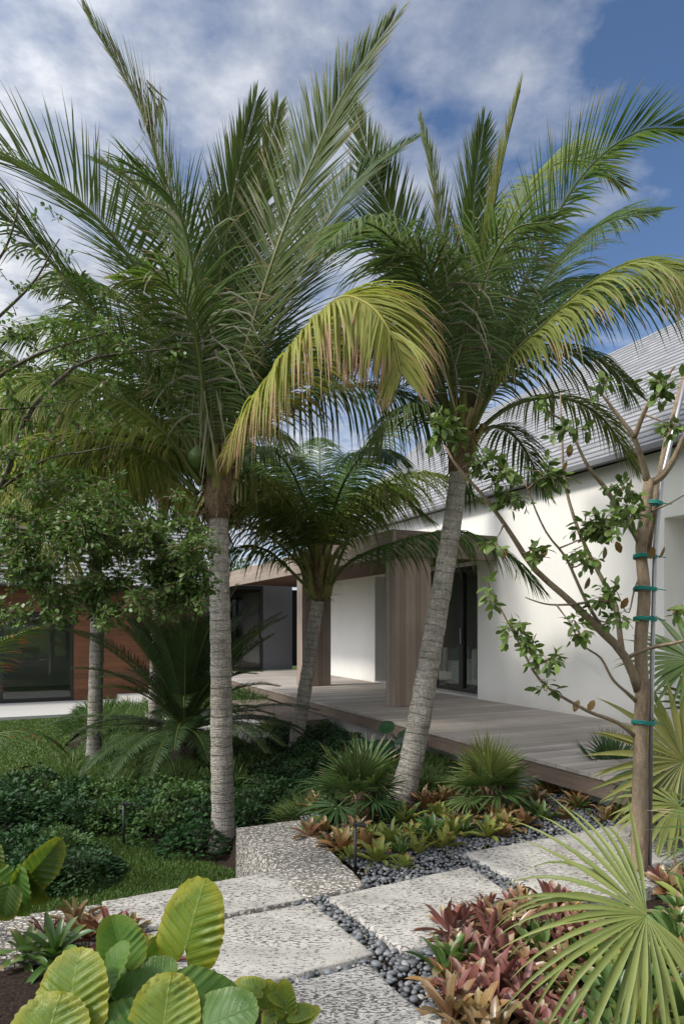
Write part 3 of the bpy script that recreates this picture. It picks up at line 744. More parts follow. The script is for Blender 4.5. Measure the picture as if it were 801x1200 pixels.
for i in range(nC):
    t0, t1 = i / nC, (i + 1) / nC; y0, y1 = WA - .5 + 3.2 * t0, WA - .5 + 3.2 * t1; z0_, z1_ = 2.62 + 2.3 * t0, 2.62 + 2.3 * t1
    for s in range(14):
        xa, xb = -9 + 13.8 * s / 14, -9 + 13.8 * (s + 1) / 14
        v = [mb.vert(V((xa, y0, z0_ + .045)), (xa, i + .1)), mb.vert(V((xb, y0, z0_ + .045)), (xb, i + .1)), mb.vert(V((xb, y1, z1_ + .005)), (xb, i + .9)), mb.vert(V((xa, y1, z1_ + .005)), (xa, i + .9))]; mb.face(tuple(v))
    v = [mb.vert(V((-9, y0, z0_ - .01))), mb.vert(V((4.8, y0, z0_ - .01))), mb.vert(V((4.8, y0, z0_ + .045))), mb.vert(V((-9, y0, z0_ + .045)))]; mb.face(tuple(v), 1)
v = [mb.vert(V(p)) for p in ((-9, WA + 2.7, 4.92), (4.8, WA + 2.7, 4.92), (4.8, WA + 5.9, 2.62), (-9, WA + 5.9, 2.62))]; mb.face(tuple(v))
v = [mb.vert(V(p)) for p in ((-9, WA - .5, 2.6), (4.8, WA - .5, 2.6), (4.8, WA + 5.9, 2.6), (-9, WA + 5.9, 2.6))]; mb.face(tuple(v), 1)
mb.build('roof', [M['shingle'], M['shingle_edge']], wing, wo, False)

# ================================================================ PALMS
# left palm
base = W(262, 994, -.46); pl = thing('coconut_palm', 'tall coconut palm with straight trunk at the left beside the rough coral block', 'palm', base)
tp = [base, P(260, 900, 6.25), P(259, 780, 6.2), P(257, 680, 6.2), P(256, 590, 6.2)]
palm_trunk(tp, .105, .088, pl, base)
cl = P(255, 585, 6.2); crown_bits(cl, pl, base, 1.0, 3)
def fr(pts, **kw): return frond(px(pts), parent=kw.pop('parent'), origin=kw.pop('origin'), **kw)
Lk = dict(parent=pl, origin=base)
fr([(243, 555, 6.2), (222, 400, 6.2), (200, 260, 6.1), (165, 130, 6.0), (100, 15, 5.9)], Lmax=.72, phi0=42, phi1=16, droop=.3, dry=.15, collapse=.35, **Lk)
fr([(240, 560, 6.2), (215, 430, 6.1), (170, 330, 5.9), (110, 252, 5.7), (40, 200, 5.5), (-70, 165, 5.3), (-190, 160, 5.1)], Lmax=1.15, phi0=75, phi1=30, droop=.12, lift=.25, roll=-50, **Lk)
fr([(238, 562, 6.1), (180, 450, 5.9), (107, 362, 5.6), (16, 262, 5.4), (-80, 200, 5.2), (-180, 190, 5.0)], Lmax=1.1, phi0=70, droop=.45, roll=-10, **Lk)
fr([(250, 550, 6.2), (250, 420, 6.3), (262, 300, 6.4), (280, 200, 6.5), (300, 118, 6.6)], Lmax=.75, phi0=35, phi1=12, droop=.05, roll=70, **Lk)
fr([(255, 550, 6.3), (268, 420, 6.5), (288, 290, 6.7), (310, 200, 6.9), (326, 125, 7.1)], Lmax=.75, phi0=38, phi1=12, droop=.1, mats=GO, dry=.1, roll=60, **Lk)
fr([(262, 550, 6.1), (285, 420, 6.1), (325, 290, 6.1), (365, 190, 6.1), (405, 105, 6.1), (460, 25, 6.1)], Lmax=.85, phi0=55, phi1=14, droop=.12, roll=60, dry=.05, **Lk)
fr([(265, 552, 6.2), (310, 410, 6.4), (360, 300, 6.6), (415, 215, 6.8), (482, 165, 7.0)], Lmax=.8, phi0=62, phi1=16, droop=.3, roll=30, mats=GD, **Lk)
fr([(248, 555, 6.3), (225, 420, 6.6), (200, 300, 6.9), (165, 220, 7.1), (120, 190, 7.2)], Lmax=.9, phi0=68, droop=.3, roll=-30, mats=G, **Lk)
fr([(246, 555, 6.1), (232, 430, 5.8), (228, 330, 5.6), (205, 240, 5.4), (150, 190, 5.2)], Lmax=.85, phi0=60, droop=.7, roll=-20, mats=G, dry=.15, **Lk)
fr([(262, 556, 6.05), (312, 452, 5.5), (385, 358, 4.95), (428, 355, 4.7), (458, 392, 4.55), (470, 440, 4.5)], Lmax=1.05, phi0=62, phi1=34, droop=1.35, lift=.05, mats=GY, ragged=.06, roll=38, segs=6, spacing=.0125, petiole=.07, w=.034, **Lk)
fr([(235, 568, 6.1), (190, 505, 5.9), (120, 458, 5.7), (40, 445, 5.5), (-40, 490, 5.4)], Lmax=.85, droop=1.4, roll=-35, mats=GO, segs=5, **Lk)
fr([(232, 578, 6.2), (187, 540, 6.2), (130, 518, 6.3), (80, 540, 6.4), (50, 600, 6.5)], Lmax=.7, droop=2.0, mats=GO, **Lk)
fr([(262, 560, 6.4), (320, 470, 6.9), (385, 410, 7.4), (440, 400, 7.8), (500, 440, 8.1)], Lmax=.85, droop=1.0, mats=GD, **Lk)
fr([(252, 555, 6.4), (270, 440, 6.9), (300, 340, 7.4), (350, 290, 7.8), (410, 290, 8.1)], Lmax=.9, droop=.7, mats=GD, **Lk)
fr([(245, 560, 6.4), (210, 450, 6.9), (165, 370, 7.3), (105, 330, 7.7), (40, 340, 8.0)], Lmax=.95, droop=1.0, mats=GD, **Lk)
fr([(243, 563, 6.3), (200, 470, 6.5), (150, 410, 6.7), (80, 380, 6.9), (0, 400, 7.0)], Lmax=.95, droop=1.3, mats=G, **Lk)
fr([(246, 558, 6.0), (238, 460, 5.7), (225, 380, 5.5), (190, 330, 5.3), (140, 330, 5.1)], Lmax=.7, droop=1.4, mats=G, dry=.2, **Lk)
for (az, el, L, arch, mt) in [(2.9, .9, 3.6, 1.6, G), (1.6, 1.2, 3.6, 1.3, G), (.3, .9, 3.4, 1.7, GB), (3.2, .45, 3.2, 1.5, GO), (2.6, .5, 3.2, 1.4, GO)]:
    auto_frond(cl + V((0, 0, .25)), az, el, L, arch, Lmax=.95, droop=1.5, mats=mt, **Lk)
# dead strands hanging through the crown
mb = MB()
for i in range(85):
    t = rnd(); q = P(228 + 22 * t + U(-14, 10), 300 + 170 * t + U(-30, 20), 5.8 + U(-.2, .2)); blade(mb, q, V((U(-.2, .35), U(-.2, .2), -1)), rvec(), U(.5, 1.0), .025, .4, 5, curl=U(-.5, .5))
for i in range(26):
    q = P(172 + U(-10, 16), 110 + U(-20, 40), 6.0); blade(mb, q, V((U(-.2, .7), 0, -1)), rvec(), U(.2, .4), .03, .4, 5, curl=U(-3, 3))
mb.build('dry_foliage', M['frond_dry'], pl, base)

# right palm
base = W(467, 948, -.1); pr = thing('coconut_palm', 'tall coconut palm leaning right in front of the timber column', 'palm', base)
tp = [base, P(483, 885, 6.45), P(500, 790, 6.55), P(517, 690, 6.65), P(530, 610, 6.7), (P(538, 545, 6.75))]
palm_trunk(tp, .118, .085, pr, base, 1.35)
cr_ = P(539, 535, 6.75); crown_bits(cr_, pr, base, .95, 2, V((.12, 0, 1)))
Rk = dict(parent=pr, origin=base)
fr([(530, 505, 6.75), (505, 390, 6.8), (472, 290, 6.9), (440, 205, 7.0), (413, 125, 7.1)], Lmax=.7, phi0=45, phi1=12, droop=.15, roll=-60, **Rk)
fr([(535, 500, 6.7), (530, 390, 6.6), (518, 290, 6.5), (507, 215, 6.5), (491, 142, 6.5)], Lmax=.5, phi0=35, phi1=10, droop=.2, collapse=.5, mats=G, dry=.08, **Rk)
fr([(540, 500, 6.7), (545, 400, 6.8), (552, 300, 6.9), (556, 220, 7.0), (566, 145, 7.1)], Lmax=.75, phi0=40, phi1=14, droop=.05, roll=70, mats=G, **Rk)
fr([(542, 500, 6.7), (555, 390, 6.6), (570, 290, 6.5), (588, 190, 6.4), (609, 105, 6.3)], Lmax=.6, phi0=36, phi1=12, droop=.2, dry=.15, mats=GO, roll=40, **Rk)
fr([(548, 500, 6.7), (592, 385, 6.6), (635, 285, 6.5), (685, 202, 6.4), (745, 155, 6.3), (800, 150, 6.2)], Lmax=.85, phi0=66, phi1=24, droop=.35, lift=.2, roll=-20, mats=G, **Rk)
fr([(544, 500, 6.9), (565, 370, 7.2), (595, 260, 7.5), (635, 200, 7.8), (690, 190, 8.1), (730, 220, 8.3)], Lmax=.9, phi0=65, droop=.5, mats=GO, **Rk)
fr([(555, 500, 6.6), (590, 430, 6.2), (640, 378, 5.9), (700, 326, 5.6), (755, 306, 5.4), (805, 330, 5.2), (845, 385, 5.1)], Lmax=.88, phi0=62, droop=1.3, mats=GO, ragged=.08, lift=.05, roll=38, spacing=.015, segs=5, w=.03, **Rk)
fr([(556, 508, 6.8), (600, 475, 6.9), (655, 466, 7.0), (705, 490, 7.05), (748, 555, 7.1)], Lmax=.6, droop=1.6, mats=GO, **Rk)
fr([(548, 500, 6.8), (600, 400, 7.1), (650, 310, 7.4), (705, 262, 7.7), (770, 250, 7.9)], Lmax=.9, droop=.9, mats=GB, **Rk)
fr([(528, 502, 6.7), (492, 380, 6.6), (455, 300, 6.5), (418, 270, 6.4), (385, 300, 6.3)], Lmax=.8, droop=1.3, mats=GD, **Rk)
fr([(525, 508, 6.8), (490, 440, 7.0), (450, 400, 7.2), (405, 410, 7.4), (370, 460, 7.6)], Lmax=.8, droop=1.5, mats=GB, **Rk)
fr([(552, 504, 6.6), (590, 440, 6.3), (640, 410, 6.1), (700, 420, 5.9), (740, 460, 5.8)], Lmax=.75, droop=1.8, mats=GB, **Rk)
fr([(540, 500, 6.5), (548, 400, 6.2), (570, 320, 6.0), (600, 270, 5.8), (645, 260, 5.7)], Lmax=.85, droop=1.1, mats=GB, dry=.1, **Rk)
fr([(534, 500, 6.5), (520, 410, 6.1), (510, 340, 5.9), (490, 300, 5.7), (455, 300, 5.6)], Lmax=.85, droop=1.2, mats=GB, dry=.12, **Rk)
fr([(545, 500, 6.9), (575, 420, 7.4), (620, 350, 7.9), (680, 330, 8.3), (740, 350, 8.6)], Lmax=.9, droop=1.1, mats=GD, **Rk)
fr([(528, 515, 6.7), (500, 480, 6.5), (465, 480, 6.3), (440, 520, 6.2)], Lmax=.6, droop=1.8, mats=GB, **Rk)
fr([(552, 515, 6.9), (580, 500, 7.2), (610, 520, 7.4), (640, 580, 7.6)], Lmax=.6, droop=1.8, mats=GB, **Rk)
for (az, el, L, arch, mt) in [(2.9, 1.0, 3.4, 1.7, GB), (1.2, 1.2, 3.4, 1.3, G), (-.3, 1.1, 3.2, 1.6, GB), (-2.2, 1.25, 3.0, 1.6, GB)]:
    auto_frond(cr_ + V((0, 0, .25)), az, el, L, arch, Lmax=.85, droop=1.2, mats=mt, **Rk)
mb = MB()
for i in range(50):
    q = P(540 + U(-50, 40), 330 + U(-60, 90), 6.2 + U(-.3, .3)); blade(mb, q, V((U(-.3, .3), U(-.2, .2), -1)), rvec(), U(.3, .7), .022, .4, 5, curl=U(-.5, .5))
mb.build('dry_foliage', M['frond_dry'], pr, base)

# middle palm
base = W(343, 893, -.42); pm = thing('coconut_palm', 'short coconut palm curving up before the far timber column', 'palm', base)
palm_trunk([base, P(350, 850, 10.15), P(360, 790, 10.2), P(367, 740, 10.2), P(373, 700, 10.2)], .115, .09, pm, base, 1.3)
cm = P(374, 690, 10.2); crown_bits(cm, pm, base, 1.05, 1)
mb = MB()
for s in (-1, 1): mb.tube(spline([cm + V((s * .06, -.08, -.15)), cm + V((s * .14, -.1, 0)), cm + V((s * .16, -.1, .3)), cm + V((s * .28, 0, .6))], 8), [.05, .075, .07, .055, .045, .04, .035, .03], 8)
mb.build('leaf_sheath', M['boot'], pm, base)
Mk = dict(parent=pm, origin=base)
fr([(366, 690, 10.1), (345, 655, 9.9), (305, 622, 9.7), (262, 612, 9.5), (215, 640, 9.3)], Lmax=.9, droop=1.5, mats=GO, spacing=.04, w=.04, **Mk)
fr([(384, 692, 10.1), (406, 662, 9.9), (450, 640, 9.6), (530, 622, 9.3), (590, 645, 9.1), (632, 690, 9.0)], Lmax=.95, droop=1.6, mats=GD, spacing=.034, w=.04, **Mk)
fr([(362, 690, 10.2), (332, 620, 10.3), (292, 590, 10.4), (250, 612, 10.5)], Lmax=.9, droop=1.5, mats=GO, **Mk)
fr([(360, 688, 10.0), (312, 645, 9.9), (272, 645, 9.8), (240, 690, 9.7)], Lmax=.85, droop=1.4, mats=G, **Mk)
fr([(362, 685, 10.5), (330, 590, 10.9), (290, 540, 11.3), (245, 545, 11.7)], Lmax=.9, droop=1.4, mats=GO, **Mk)
fr([(385, 685, 10.0), (420, 610, 9.9), (460, 580, 9.8), (505, 610, 9.7)], Lmax=.85, droop=1.4, mats=G, **Mk)
for i, (az, el, L, arch, mt) in enumerate([(-1.9, 1.2, 2.9, 1.4, GB), (-1.2, 1.1, 3.0, 1.3, GB), (-.6, 1.15, 2.9, 1.5, GO), (.9, 1.2, 2.9, 1.2, G), (1.6, 1.35, 3.1, .8, GB), (2.3, 1.1, 2.9, 1.3, G), (4.1, 1.15, 2.8, 1.6, GO), (2.6, 1.35, 3.1, .9, G), (.5, 1.4, 3.2, .8, GB), (3.3, 1.3, 2.9, 1.1, GB)]):
    auto_frond(cm + V((0, 0, .15)), az, el, L * 1.12, arch * .95, Lmax=1.0, droop=1.4, mats=mt, spacing=.022, w=.036, **Mk)

# rear-left palm
base = W(110, 902, -.45); pb = thing('coconut_palm', 'pale slim-trunked coconut palm at the far left before the cedar wall', 'palm', base)
palm_trunk([base, P(112, 820, 9.7), P(114, 730, 9.7), P(112, 660, 9.7), P(111, 600, 9.7)], .105, .085, pb, base)
cb_ = P(111, 590, 9.7); crown_bits(cb_, pb, base, 1.0, 1)
Bk = dict(parent=pb, origin=base)
for (az, el, L, arch, mt) in [(-2.8, .9, 3.3, 1.7, GO), (-2.2, .8, 3.0, 1.9, GO), (-1.6, 1.0, 3.2, 1.8, GO), (-1.0, .8, 3.0, 1.8, GO), (-.4, .9, 3.2, 1.7, G), (.2, 1.0, 3.2, 1.7, GO), (.8, 1.1, 3.2, 1.5, G), (1.5, 1.1, 3.2, 1.4, G), (2.2, 1.1, 3.2, 1.4, G), (2.9, .95, 3.2, 1.6, GO), (3.3, 1.2, 3.4, 1.3, G), (-1.3, 1.35, 3.2, 1.0, G), (-2.5, 1.3, 3.3, 1.2, G), (0, 1.35, 3.3, 1.0, G)]:
    auto_frond(cb_ + V((0, 0, .15)), az, el, L, arch, Lmax=1.0, droop=1.7, mats=mt, spacing=.020, w=.036, **Bk)
fr([(108, 588, 9.6), (92, 610, 9.4), (78, 650, 9.2), (88, 700, 9.1)], Lmax=.75, droop=1.9, mats=GY, spacing=.04, w=.035, **Bk)
for (az, el, L, arch, mt) in [(-2.9, .35, 2.6, 1.5, GO), (-2.3, .25, 2.5, 1.5, GY), (-1.7, .4, 2.6, 1.6, GO), (-1.1, .3, 2.5, 1.5, GO), (-.5, .4, 2.7, 1.6, GY), (.1, .35, 2.6, 1.5, GO), (3.4, .5, 2.8, 1.6, GO)]:
    auto_frond(cb_ + V((0, 0, .1)), az, el, L, arch, Lmax=.9, droop=1.7, mats=mt, spacing=.022, w=.034, **Bk)
# thin palm behind the cycad
base = W(182, 872, -.45); pt_ = thing('coconut_palm', 'distant coconut palm whose pale trunk shows behind the cycad', 'palm', base)
palm_trunk([base, P(182, 800, 11.8), P(186, 700, 11.8), P(190, 620, 11.8), P(192, 580, 11.8)], .11, .09, pt_, base)
cc = P(192, 565, 11.8); crown_bits(cc, pt_, base, 1.0, 0)
for (az, el, L, arch, mt) in [(-2.6, .9, 3.1, 1.7, GO), (-1.8, .9, 3.0, 1.8, GO), (-1.0, .8, 3.0, 1.8, GO), (-.4, .9, 3.2, 1.7, GO), (.3, 1.0, 3.2, 1.6, G), (1.1, 1.1, 3.2, 1.4, G), (2.0, 1.1, 3.2, 1.4, G), (2.9, .95, 3.2, 1.6, G), (-1.5, 1.35, 3.2, 1.0, G)]:
    auto_frond(cc + V((0, 0, .15)), az, el, L, arch, Lmax=.95, droop=1.6, mats=mt, spacing=.026, w=.038, parent=pt_, origin=base)
for (az, el, L, arch, mt) in [(-2.9, .3, 2.6, 1.4, GO), (-2.3, .4, 2.6, 1.5, GO), (-1.8, .2, 2.5, 1.3, GO), (-1.2, .4, 2.6, 1.5, GO), (-.7, .3, 2.5, 1.4, G), (-.1, .4, 2.7, 1.5, GO), (.5, .35, 2.6, 1.5, G)]:
    auto_frond(cc + V((0, 0, .1)), az, el, L, arch, Lmax=.9, droop=1.6, mats=mt, spacing=.026, w=.036, parent=pt_, origin=base)
# small palm at left edge
base = W(-90, 1000, -.45); pe = thing('young_palm', 'arching brown-tipped frond of a young palm reaching in at the left edge', 'palm', base)
mb = MB(); mb.tube([base, base + V((0, 0, .5))], [.07, .05], 10); mb.build('trunk', M['fibre'], pe, base)
q0 = base + V((0, 0, .5))
MRT = (leaf_mat('palm_leaf_burnt', (.05, .09, .02), (.08, .12, .03), (.28, .08, .03), .78), M['rachis'], M['frond_dry'])
fr([(-90, 900, 6.0), (-50, 820, 5.8), (-10, 762, 5.6), (25, 742, 5.5), (56, 733, 5.4)], Lmax=.38, droop=2.0, mats=MRT, spacing=.03, w=.028, parent=pe, origin=base, r0=.014)
for az in (.6, 2.4, 4.2): auto_frond(q0, az, 1.0, 1.5, 1.4, Lmax=.4, droop=1.8, mats=MRT, spacing=.035, w=.03, r0=.014, parent=pe, origin=base)

# ================================================================ CYCAD
base = W(215, 908, -.46); cy = thing('cycad', 'big dark cycad with upright plumes and a drooping skirt of fronds', 'cycad', base)
mb = MB(); mb.tube(spline([base - V((0, 0, .1)), base + V((0, 0, .25)), base + V((.02, 0, .62))], 14), [.17, .17, .16, .165, .16, .17, .16, .17, .165, .17, .16, .17, .16, .13], 16, jit=.09)
for i in range(240):
    a_ = U(0, 2 * pi); o = V((cos(a_), sin(a_), 0)); blade(mb, base + o * .15 + V((0, 0, U(0, .6))), o + UP * .6, o, U(.05, .09), .04, .2, 2)
mb.build('trunk', M['bark_dark'], cy, base)
cc = base + V((.02, 0, .62))
CM = (M['cycad'], M['rachis'], M['frond_dry']); ck = dict(mats=CM, origin=base, parent=cy, spacing=.019, w=.018, phi0=66, phi1=42, ragged=.02, lift=.3, petiole=.12, r0=.013, segs=3)
for i in range(34):
    az = i * 2.399 + U(-.2, .2); auto_frond(cc, az, R(U(54, 84)), U(1.85, 2.25), U(.25, .6), Lmax=.27, droop=.3, **ck)
for i in range(12):
    az = i * 2.399 + .7; auto_frond(cc, az, R(U(46, 60)), U(1.4, 1.8), U(.6, 1.0), Lmax=.25, droop=.6, **ck)
for i in range(26):
    az = i * 2 * pi / 26 + U(-.12, .12); auto_frond(cc - V((0, 0, .02)), az, R(U(8, 26)), U(1.5, 2.05), U(.5, .8), Lmax=.27, droop=1.8, **ck)

# ================================================================ FAN PALMS
def fan_leaf(mb, c, n, up, Rr, segs=34, spread=300, m=0, droop=.25, fuse=.45, cup=.15, pet=None, wmul=1.0, tipdroop=.6):
    n = n.normalized(); up = (up - n * up.dot(n)).normalized(); s = up.cross(n).normalized()
    d0 = R(spread) / segs
    for i in range(segs):
        th = -R(spread) / 2 + d0 * (i + .5 + U(-.22, .22))
        L = Rr * (.72 + .28 * cos(th * .55)) * U(.86, 1.06)
        d = up * cos(th) + s * sin(th) + n * cup
        wf = 2 * Rr * fuse * math.tan(min(d0 / 2, .3)) * 1.08
        def prof(t, wf=wf):
            if t < fuse: return max(.05, t / fuse)
            return max(0, (1 - ((t - fuse) / (1 - fuse)) ** 1.15)) 
        blade(mb, c.copy(), d + rvec() * .02, n, L, wf * wmul, droop + tipdroop * U(.15, 1.3), 8, prof, m=m, fold=.36 * U(.6, 1.2), curl=U(-.25, .25))
def fan_plant(name, label, base, stem_h, leaves, mats, cat='fan palm', group=None):
    o = thing(name, label, cat, base, group=group)
    mb = MB(); mb.tube(spline([base - V((0, 0, .05)), base + V((0, 0, stem_h * .5 + .01)), base + V((.01, 0, stem_h + .06))], 8), [.085, .09, .08, .085, .075, .07, .06, .04], 12, jit=.08)
    for i in range(60):
        a_ = U(0, 2 * pi); q = V((cos(a_), sin(a_), 0)); blade(mb, base + q * .06 + V((0, 0, U(.0, stem_h))), q * .5 + UP, q, U(.08, .18), .035, .8, 3)
    mb.build('stem', M['fibre'], o, base)
    top = base + V((0, 0, stem_h))
    for (c, n, up, Rr, mi, kw) in leaves:
        mb = MB()
        mid = top.lerp(c, .5) + V((0, 0, .04)); mb.tube(spline([top, mid, c], 10), [.009] * 10, 5, 1)
        fan_leaf(mb, c, n, up, Rr, **kw); mb.build('fan_leaf', [mats[mi], M['petiole']], o, base)
    return o
def auto_fans(base, h, n, plen, Rr, seed, elmin=-25, elmax=85, mi=lambda e: 0):
    random.seed(seed); top = base + V((0, 0, h)); out = []
    for i in range(n):
        t = i / (n - 1); el = R(elmax + (elmin - elmax) * t ** .9); az = i * 2.399 + U(-.25, .25)
        o = V((cos(az) * cos(el), sin(az) * cos(el), sin(el))); c = top + o * plen * U(.8, 1.1)
        hor = V((cos(az), sin(az), 0)); nn = (UP * cos(el) - hor * sin(el)) + rvec() * .15
        out.append((c, nn, o, Rr * U(.88, 1.08), mi(t), dict(segs=30, spread=230, droop=.2, tipdroop=1.2 if t > .5 else .3)))
    return out
MF = [M['fan'], M['fan_light'], M['fan_dark']]
b1 = W(420, 965, -.08); fan_plant('fan_palm', 'bushy young fan palm left of the leaning palm trunk behind the path light', b1, .22, auto_fans(b1, .22, 15, .22, .38, 5, mi=lambda e: 0 if e < .6 else 2), MF)
b2 = W(573, 957, -.08); fan_plant('fan_palm', 'young fan palm in the middle of the bed in front of the deck edge', b2, .22, auto_fans(b2, .22, 15, .2, .37, 8, mi=lambda e: 1 if e < .25 else 0), MF)
b3 = W(716, 935, -.1); fan_plant('fan_palm', 'dark fan palm just left of the staked tree trunk by the deck end', b3, .15, auto_fans(b3, .15, 13, .2, .40, 13, mi=lambda e: 2), MF)
random.seed(77)
# big fan palm right edge
b4 = W(835, 962, -.07)
lv = [(P(800, 892, 5.2), V((-.25, -1, .25)), V((-1, 0, .35)), .78, 1, dict(segs=34, spread=300, droop=.15, tipdroop=.4)),
      (P(812, 775, 5.4), V((-.2, -.6, .6)), V((-1, .1, .55)), .60, 0, dict(segs=30, spread=260, droop=.1)),
      (P(795, 945, 5.0), V((-.1, -.5, .9)), V((-1, -.3, -.2)), .60, 1, dict(segs=30, spread=240, droop=.5, tipdroop=1.0)),
      (P(835, 840, 5.4), V((.2, -.6, .7)), V((.7, 0, .8)), .6, 0, dict(segs=28, spread=260)),
      (P(850, 930, 5.2), V((.3, -.6, .7)), V((1, -.2, .1)), .6, 0, dict(segs=28, spread=260)),
      (P(765, 905, 5.5), V((-.5, -.2, .9)), V((-1, .5, .1)), .5, 2, dict(segs=28, spread=260, droop=.4, tipdroop=.8))]
fan_plant('fan_palm', 'large fan palm at the right edge behind the staked tree', b4, .35, lv, MF)
# foreground fan
b5 = W(900, 1290, -.07)
lv = [(P(757, 1073, 2.55), V((-.1, -.9, .75)), V((-1, -.1, -.42)), .67, 1, dict(segs=40, spread=240, droop=.35, tipdroop=1.1, fuse=.34, cup=.05, wmul=.92)),
      (P(870, 985, 2.9), V((.1, -.7, .8)), V((-1, .1, .05)), .42, 0, dict(segs=16, spread=120, droop=.5, tipdroop=.9, wmul=.6)),
      (P(930, 1120, 2.4), V((.2, -.7, .8)), V((1, 0, .3)), .6, 0, dict(segs=30, spread=260))]
fan_plant('fan_palm', 'large light green fan leaf spreading over the red bromeliads in the foreground', b5, .2, lv, MF)

# ================================================================ BROMELIADS
def brom_proto(seed, mat, n=20, L=.17, w=.036, el0=78, el1=12, droop=2.0):
    random.seed(seed); mb = MB()
    for i in range(n):
        t = i / (n - 1); el = R(el0 + (el1 - el0) * t + U(-6, 6)); az = i * 2.399 + U(-.15, .15); o = V((cos(az) * cos(el), sin(az) * cos(el), sin(el)))
        blade(mb, V((cos(az) * .008, sin(az) * .008, .005 + .03 * (1 - t))), o, UP - V((cos(az), sin(az), 0)) * .3, L * U(.75, 1.1) * (.7 + .3 * t), w * U(.85, 1.15), droop * U(.7, 1.2), 6,
              lambda s: (1.15 - .25 * s) * (1 if s < .62 else max(0, 1 - ((s - .62) / .38) ** 2.2) ** .5), fold=.35)
    me_o = mb.build('bromeliad', mat)
    C.objects.unlink(me_o); return me_o
protos = {}
for key in ('red', 'rust', 'orange', 'yellow', 'green'):
    protos[key] = [brom_proto(100 + k + hash_, M['brom_' + key], L=LL, n=nn, el1=e1, droop=dr) for k, (hash_, LL, nn, e1, dr) in enumerate([(1, .20, 20, 12, 2.4), (2, .24, 17, 25, 3.2), (3, .17, 24, 5, 1.6), (4, .22, 13, 30, 2.6), (5, .19, 18, 0, 3.6)])]
random.seed(21)
LBL = {'red': ('rosette bromeliad with dusky red strap leaves among the foreground bromeliads', 'red bromeliads beside the path'),
       'rust': ('rosette bromeliad with rust brown and olive leaves', 'rusty bromeliads'),
       'orange': ('rosette bromeliad with orange leaves at the pebble edge', 'orange bromeliads at the pebbles'),
       'yellow': ('rosette bromeliad with yellow green leaves', 'yellow green bromeliads'),
       'green': ('rosette bromeliad with fresh green leaves', 'green bromeliads')}
def brom(x, y, key, s=1.0, z=-.06, label=None, group=None, tilt=True):
    p = W(x, y, z); o = random.choice(protos[key]).copy(); C.objects.link(o); o.location = p + V((0, 0, .0))
    o.rotation_euler = (U(-.3, .3), U(-.3, .3), U(0, 6.28)); o.scale = (s * U(.85, 1.15),) * 3
    l, g = LBL[key]; tag(o, label or l, 'bromeliad', group or g); return o
RED = 'dusky red bromeliad in the dense patch between path and foreground fan leaf'; REDG = 'red bromeliads between the path and the fan leaf'
def scat(poly, n, mind, keyf, s, z=-.06, label=None, group=None):
    pp = [W(x, y, z) for x, y in poly]; xs = [p.x for p in pp]; ys = [p.y for p in pp]; got = []
    for t in range(n * 60):
        if len(got) >= n: break
        x, y = U(min(xs), max(xs)), U(min(ys), max(ys))
        if not inpoly(x, y, pp): continue
        if any((x - q[0]) ** 2 + (y - q[1]) ** 2 < mind ** 2 for q in got): continue
        got.append((x, y)); o = random.choice(protos[keyf()]).copy(); C.objects.link(o); o.location = (x, y, z)
        o.rotation_euler = (U(-.42, .42), U(-.42, .42), U(0, 6.28)); o.scale = (s * U(.65, 1.22),) * 3
        tag(o, label, 'bromeliad', group)
scat([(520, 1110), (545, 1085), (600, 1062), (650, 1062), (690, 1100), (670, 1240), (545, 1250), (520, 1180)], 60, .105, lambda: random.choice(['red', 'red', 'red', 'red', 'red', 'rust', 'rust', 'orange', 'red', 'green']), 1.0, label=RED, group=REDG)
scat([(690, 1110), (760, 1080), (860, 1060), (900, 1280), (640, 1290), (670, 1200)], 44, .125, lambda: random.choice(['yellow', 'green', 'green']), 1.15, label='fresh green bromeliad under the foreground fan leaf at the lower right', group='green bromeliads at the lower right')
scat([(770, 1030), (880, 1030), (900, 1060), (770, 1070)], 12, .11, lambda: random.choice(['red', 'rust', 'green']), 1.0, label='red and green bromeliad behind the tree trunk at the right edge', group='bromeliads at the right edge')
for (x, y, k, s) in [(362, 988, 'rust', 1.15), (378, 980, 'orange', 1.1), (398, 1002, 'orange', 1.3), (425, 1000, 'orange', 1.1), (415, 985, 'rust', 1), (440, 1015, 'yellow', 1.2), (462, 995, 'yellow', 1.2), (448, 985, 'yellow', 1), (490, 1005, 'yellow', 1.3), (470, 1022, 'yellow', 1.0), (515, 998, 'yellow', 1.2), (532, 985, 'yellow', 1.2), (545, 975, 'yellow', 1.15), (500, 975, 'green', 1.1), (520, 965, 'yellow', 1.0), (478, 968, 'green', 1.2), (460, 955, 'rust', 1.1), (500, 950, 'rust', 1.2), (480, 940, 'yellow', 1.2), (570, 985, 'yellow', 1.25), (590, 975, 'yellow', 1.2), (520, 945, 'rust', 1.1), (540, 950, 'rust', 1), (430, 970, 'rust', 1.1), (450, 965, 'orange', 1), (470, 1005, 'green', .9), (385, 1000, 'rust', 1.0), (408, 1012, 'yellow', 1)]:
    brom(x, y, k, s * .92, label={'yellow': 'yellow green bromeliad in the row between the fan palms and pebbles', 'orange': 'orange bromeliad at the pebble edge near the path light', 'rust': 'rust brown bromeliad in the bed by the rough block', 'green': 'green bromeliad among the yellow ones in front of the leaning palm'}[k], group='mixed bromeliads in the pebble bed')
random.seed(91)
